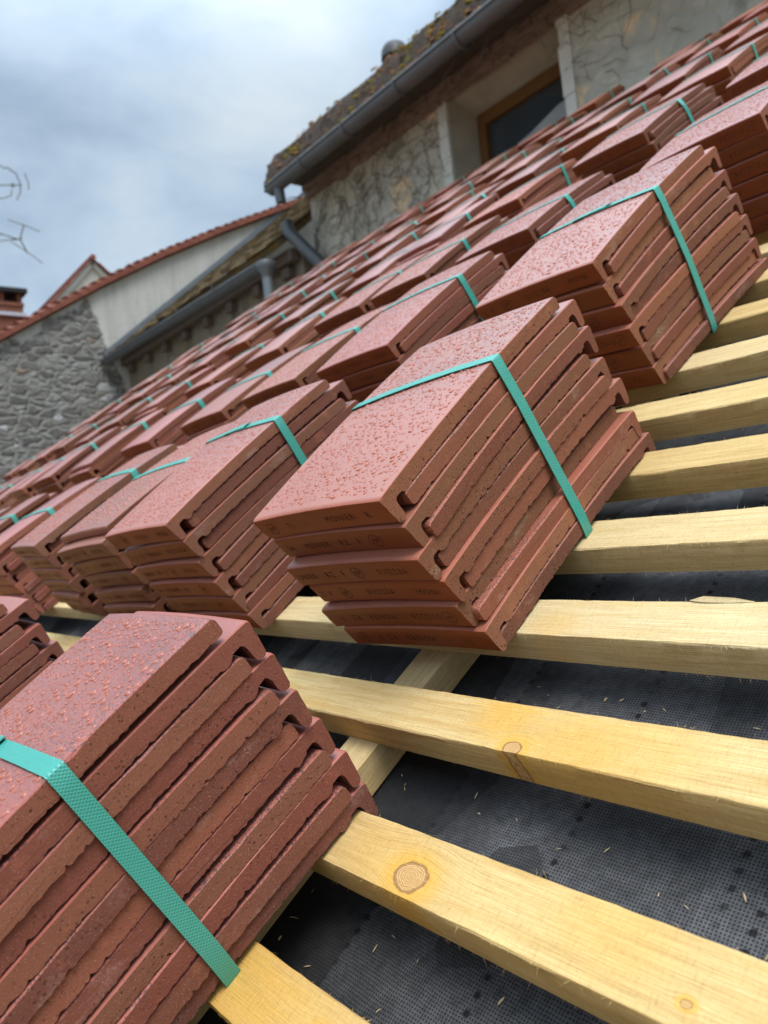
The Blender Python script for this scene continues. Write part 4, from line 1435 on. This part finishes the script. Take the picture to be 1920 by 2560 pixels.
# ---- two television aerials on a pole
def aerial(label, parts):
    t = empty('tv_aerial')
    prop(t, label, 'aerial', 'television aerials at the left edge')
    for nm, segs in parts:
        mb = MB()
        for a, b, r_ in segs: mb.tube([(-14.0 + a[2] if len(a) > 2 else -14.0, a[0], a[1]), (-14.0 + b[2] if len(b) > 2 else -14.0, b[0], b[1])], r_, 6)
        obj(nm, mb.mesh(nm, 60), (M_STEEL,), t)
aerial('upper television aerial with curved director rods against the cloudy sky', [
    ('boom', [((2.6, 6.72), (3.84, 6.97), .011), ((2.62, 6.56), (3.5, 6.67), .010), ((3.5, 6.67), (3.64, 6.74), .010), ((3.64, 6.74), (3.67, 6.86), .010)]),
    ('element', [((3.60, 7.25), (3.76, 7.16), .012), ((3.76, 7.16), (3.82, 6.97), .012), ((3.82, 6.97), (3.80, 6.82), .012), ((3.80, 6.82), (3.73, 6.68), .012)]),
    ('element', [((3.45, 7.33, -.1), (3.62, 7.26, -.1), .010), ((3.88, 7.15, .1), (3.93, 6.97, .1), .010), ((3.93, 6.97, .1), (3.92, 6.86, .1), .010)]),
    ('bolt', [((3.68, 6.91), (3.69, 6.96), .03)]),
    ('mast', [((2.62, 4.2), (2.62, 7.0), .02)])])
aerial('lower television aerial with forked rods above the chimney', [
    ('boom', [((2.62, 6.02), (3.42, 6.02), .010), ((3.35, 6.04), (3.72, 5.97), .011), ((3.2, 5.84), (3.66, 5.98), .010), ((3.72, 5.97), (3.76, 6.0), .012)]),
    ('element', [((3.72, 5.98), (3.81, 6.25), .014), ((3.58, 6.34, -.1), (3.80, 6.25, 0), .011), ((3.80, 6.25, 0), (4.04, 6.13, .1), .011)]),
    ('element', [((3.72, 5.98), (3.83, 5.74), .014), ((3.58, 5.96, -.1), (3.80, 5.78, 0), .010), ((3.80, 5.78, 0), (4.04, 5.56, .1), .010)]),
    ('bolt', [((3.60, 5.97), (3.66, 5.97), .025)])])

# ---- ground far below
mb = MB(); mb.add([(-900, -900, -4.0), (900, -900, -4.0), (900, 900, -4.0), (-900, 900, -4.0)], [(0, 1, 2, 3)])
o = obj('ground', mb.mesh('ground'), (plain('courtyard_gravel', (.24, .20, .15), .95, .1, 0, .25, 2),))
prop(o, kind='structure')

# ================================================================= sky and light
SUN_DIR = Vector((.42, -.22, .88)).normalized()
w = bpy.data.worlds.new('World'); scene.world = w; w.use_nodes = True
nt = w.node_tree; nt.nodes.clear()
out = nt.nodes.new('ShaderNodeOutputWorld')
sky = nt.nodes.new('ShaderNodeTexSky'); sky.sky_type = 'NISHITA'; sky.sun_disc = False
sky.sun_elevation = math.asin(SUN_DIR.z); sky.sun_rotation = math.atan2(SUN_DIR.x, SUN_DIR.y)
b1 = nt.nodes.new('ShaderNodeBackground'); b1.inputs[1].default_value = .06
nt.links.new(sky.outputs[0], b1.inputs[0])
tc = nt.nodes.new('ShaderNodeTexCoord')
mp = nt.nodes.new('ShaderNodeMapping'); mp.inputs['Scale'].default_value = (1, 1, 1.9)
nt.links.new(tc.outputs['Generated'], mp.inputs[0])
n1 = nt.nodes.new('ShaderNodeTexNoise'); n1.inputs['Scale'].default_value = 3.4; n1.inputs['Detail'].default_value = 7; n1.inputs['Roughness'].default_value = .52; n1.inputs['Distortion'].default_value = .3
nt.links.new(mp.outputs[0], n1.inputs['Vector'])
cr_ = nt.nodes.new('ShaderNodeValToRGB')
el = cr_.color_ramp.elements
el[0].position = .35; el[0].color = (.40, .53, .69, 1)
el[1].position = .70; el[1].color = (.76, .87, .955, 1)
m_ = el.new(.52); m_.color = (.57, .715, .87, 1)
nt.links.new(n1.outputs[0], cr_.inputs[0])
b2 = nt.nodes.new('ShaderNodeBackground')
# a cloud layer is brightest overhead
sp_ = nt.nodes.new('ShaderNodeSeparateXYZ'); nt.links.new(tc.outputs['Generated'], sp_.inputs[0])
zr = nt.nodes.new('ShaderNodeMapRange'); zr.interpolation_type = 'SMOOTHSTEP'
zr.inputs['From Min'].default_value = .45; zr.inputs['From Max'].default_value = 1.0; zr.inputs['To Min'].default_value = 1.0; zr.inputs['To Max'].default_value = 4.9
nt.links.new(sp_.outputs[2], zr.inputs['Value']); nt.links.new(zr.outputs[0], b2.inputs[1])
nt.links.new(cr_.outputs[0], b2.inputs[0])
mx = nt.nodes.new('ShaderNodeMixShader'); mx.inputs[0].default_value = .86
nt.links.new(b1.outputs[0], mx.inputs[1]); nt.links.new(b2.outputs[0], mx.inputs[2])
nt.links.new(mx.outputs[0], out.inputs[0])

sun = bpy.data.lights.new('sun', 'SUN'); sun.energy = 2.8; sun.angle = math.radians(28); sun.color = (1.0, .95, .88)
so_ = bpy.data.objects.new('sun', sun); COL.objects.link(so_)
so_.rotation_euler = SUN_DIR.to_track_quat('Z', 'Y').to_euler()

scene.render.engine = 'CYCLES'
scene.cycles.use_denoising = True
scene.cycles.max_bounces = 8
scene.cycles.transmission_bounces = 6
scene.cycles.caustics_reflective = False
scene.cycles.caustics_refractive = False
scene.view_settings.view_transform = 'Standard'
scene.view_settings.look = 'None'
scene.view_settings.exposure = 0
scene.view_settings.gamma = 1
